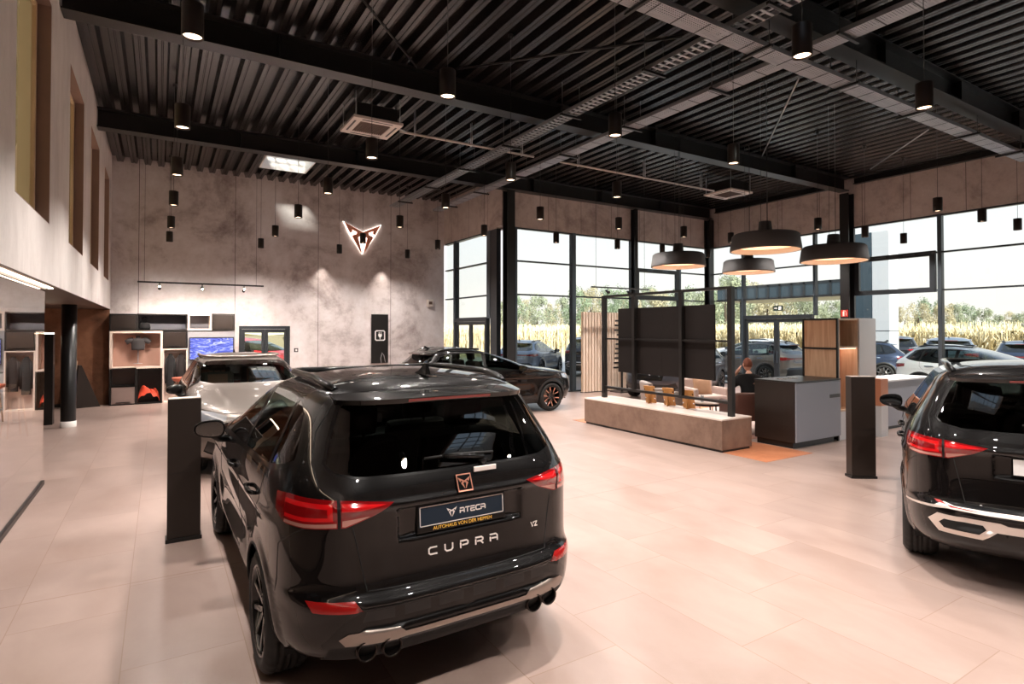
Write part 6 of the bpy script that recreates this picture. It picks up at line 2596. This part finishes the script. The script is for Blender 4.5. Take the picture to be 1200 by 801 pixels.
# tree line
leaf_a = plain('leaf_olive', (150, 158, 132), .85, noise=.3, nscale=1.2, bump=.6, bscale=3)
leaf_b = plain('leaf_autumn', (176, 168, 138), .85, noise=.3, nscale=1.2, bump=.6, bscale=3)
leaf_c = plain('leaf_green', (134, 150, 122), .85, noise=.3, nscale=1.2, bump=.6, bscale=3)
bark = plain('bark', (84, 72, 60), .9)


def crown_mesh(seed, mat):
    """a cloud of leaf clumps gathered in lobes around the limbs"""
    r = np.random.default_rng(seed)
    lobes = []
    for k in range(26):
        zc = r.uniform(.24, .90)
        q0 = .36 * (1 - abs(zc - .5) ** 2 * 3.0)
        a = r.uniform(0, 2 * PI)
        rr = q0 * math.sqrt(r.uniform(0, 1))
        lobes.append((rr * math.cos(a), rr * math.sin(a), zc, r.uniform(.08, .15)))
    mb = MB()
    vs, fs = [], []
    for (cx_, cy_, cz_, rad) in lobes:
        for _ in range(130):
            d = r.normal(0, 1, 3)
            d /= np.linalg.norm(d)
            p = np.array((cx_, cy_, cz_)) + d * rad * r.uniform(.55, 1.08)
            u = r.normal(0, 1, 3)
            u /= np.linalg.norm(u)
            w_ = np.cross(u, d)
            w_ /= max(1e-6, np.linalg.norm(w_))
            u = np.cross(d * .8 + u * .5, w_)
            u /= max(1e-6, np.linalg.norm(u))
            sz = r.uniform(.010, .022)
            b0 = len(vs)
            vs += [p - u * sz, p + w_ * sz * .7, p + u * sz, p - w_ * sz * .7]
            fs.append((b0, b0 + 1, b0 + 2, b0 + 3))
    mb.add(vs, fs)
    me = mb.mesh('crown')
    me.materials.append(mat)
    return me


CROWN = [crown_mesh(s, mt) for s, mt in ((1, leaf_a), (2, leaf_b), (3, leaf_c), (4, leaf_a), (5, leaf_b))]
tm = MB().tube([(0, 0, 0), (.01, .0, .25), (0, .01, .6)], [.045, .035, .015], 8).mesh('trunk')
tm.materials.append(bark)
kinds = ['olive green', 'autumn tinted', 'fresh green', 'olive green', 'autumn tinted']
tlist = []
rt = np.random.default_rng(21)
for px in list(range(585, 697, 15)) + list(range(712, 850, 15)) + list(range(852, 1004, 15)) + list(range(1046, 1420, 15)):
    ytop = 345 if px < 640 else (330 + max(0, 24 - (px - 640) * .5) if px < 700 else 336 if px < 851 else (322 + (px - 858) * .26 if px < 1000 else 358 - 8 * math.sin((px - 1046) / 30)))
    tlist.append((px + rt.uniform(-3, 3), ytop + rt.uniform(-3, 4)))
for k, (px, yt) in enumerate(tlist):
    dist = (92, 108, 124)[k % 3] + rt.uniform(-1.5, 1.5)
    dr = ray(px, yt)
    P = np.array([0, 0, CAM_H]) + dr * dist
    h = P[2] + .31
    j = int(rt.integers(0, 5))
    side = 'far left windows' if px < 720 else ('glazed door on the right' if px < 1020 else 'right-hand window')
    o = thing('tree', '%s tree in the distant row seen through the %s' % (kinds[j], side), 'tree', (P[0], P[1], -.31), rt.uniform(0, 6), 'trees beyond the maize field, %s, %s' % (side, kinds[j]))
    o.scale = (h * .74, h * .74, h)
    c = bpy.data.objects.new('crown', CROWN[j])
    link(c, o)
    t = bpy.data.objects.new('trunk', tm)
    link(t, o)
# ------------------------------------------------------------------ world and exposure
sc = bpy.context.scene
w = bpy.data.worlds.new('world')
sc.world = w
w.use_nodes = True
nt = w.node_tree
bg = nt.nodes['Background']
tc = nt.nodes.new('ShaderNodeTexCoord')
sx = nt.nodes.new('ShaderNodeSeparateXYZ')
L(nt, tc.outputs['Generated'], sx.inputs[0])
r = ramp(nt, [(0.0, rgb((255, 247, 236))), (0.55, rgb((206, 224, 250))), (0.18, rgb((244, 246, 250)))])
L(nt, sx.outputs[2], r.inputs[0])
L(nt, r.outputs[0], bg.inputs['Color'])
bg.inputs['Strength'].default_value = 0.80
sun = bpy.data.lights.new('sun', 'SUN')
sun.energy = 6.0
sun.angle = math.radians(7.0)
sun.color = (1.0, .94, .85)
so = bpy.data.objects.new('sun', sun)
link(so)
so.rotation_euler = Vector((.22, .85, -.40)).to_track_quat('-Z', 'Y').to_euler()
vs = sc.view_settings
vs.view_transform = 'Standard'
vs.look = 'None'
vs.gamma = 1
vs.use_curve_mapping = False
vs.exposure = 0.62
sc.cycles.use_denoising = True
sc.cycles.max_bounces = 8
sc.cycles.transparent_max_bounces = 24
sc.cycles.caustics_reflective = False
sc.cycles.caustics_refractive = False
sc.cycles.sample_clamp_indirect = 6
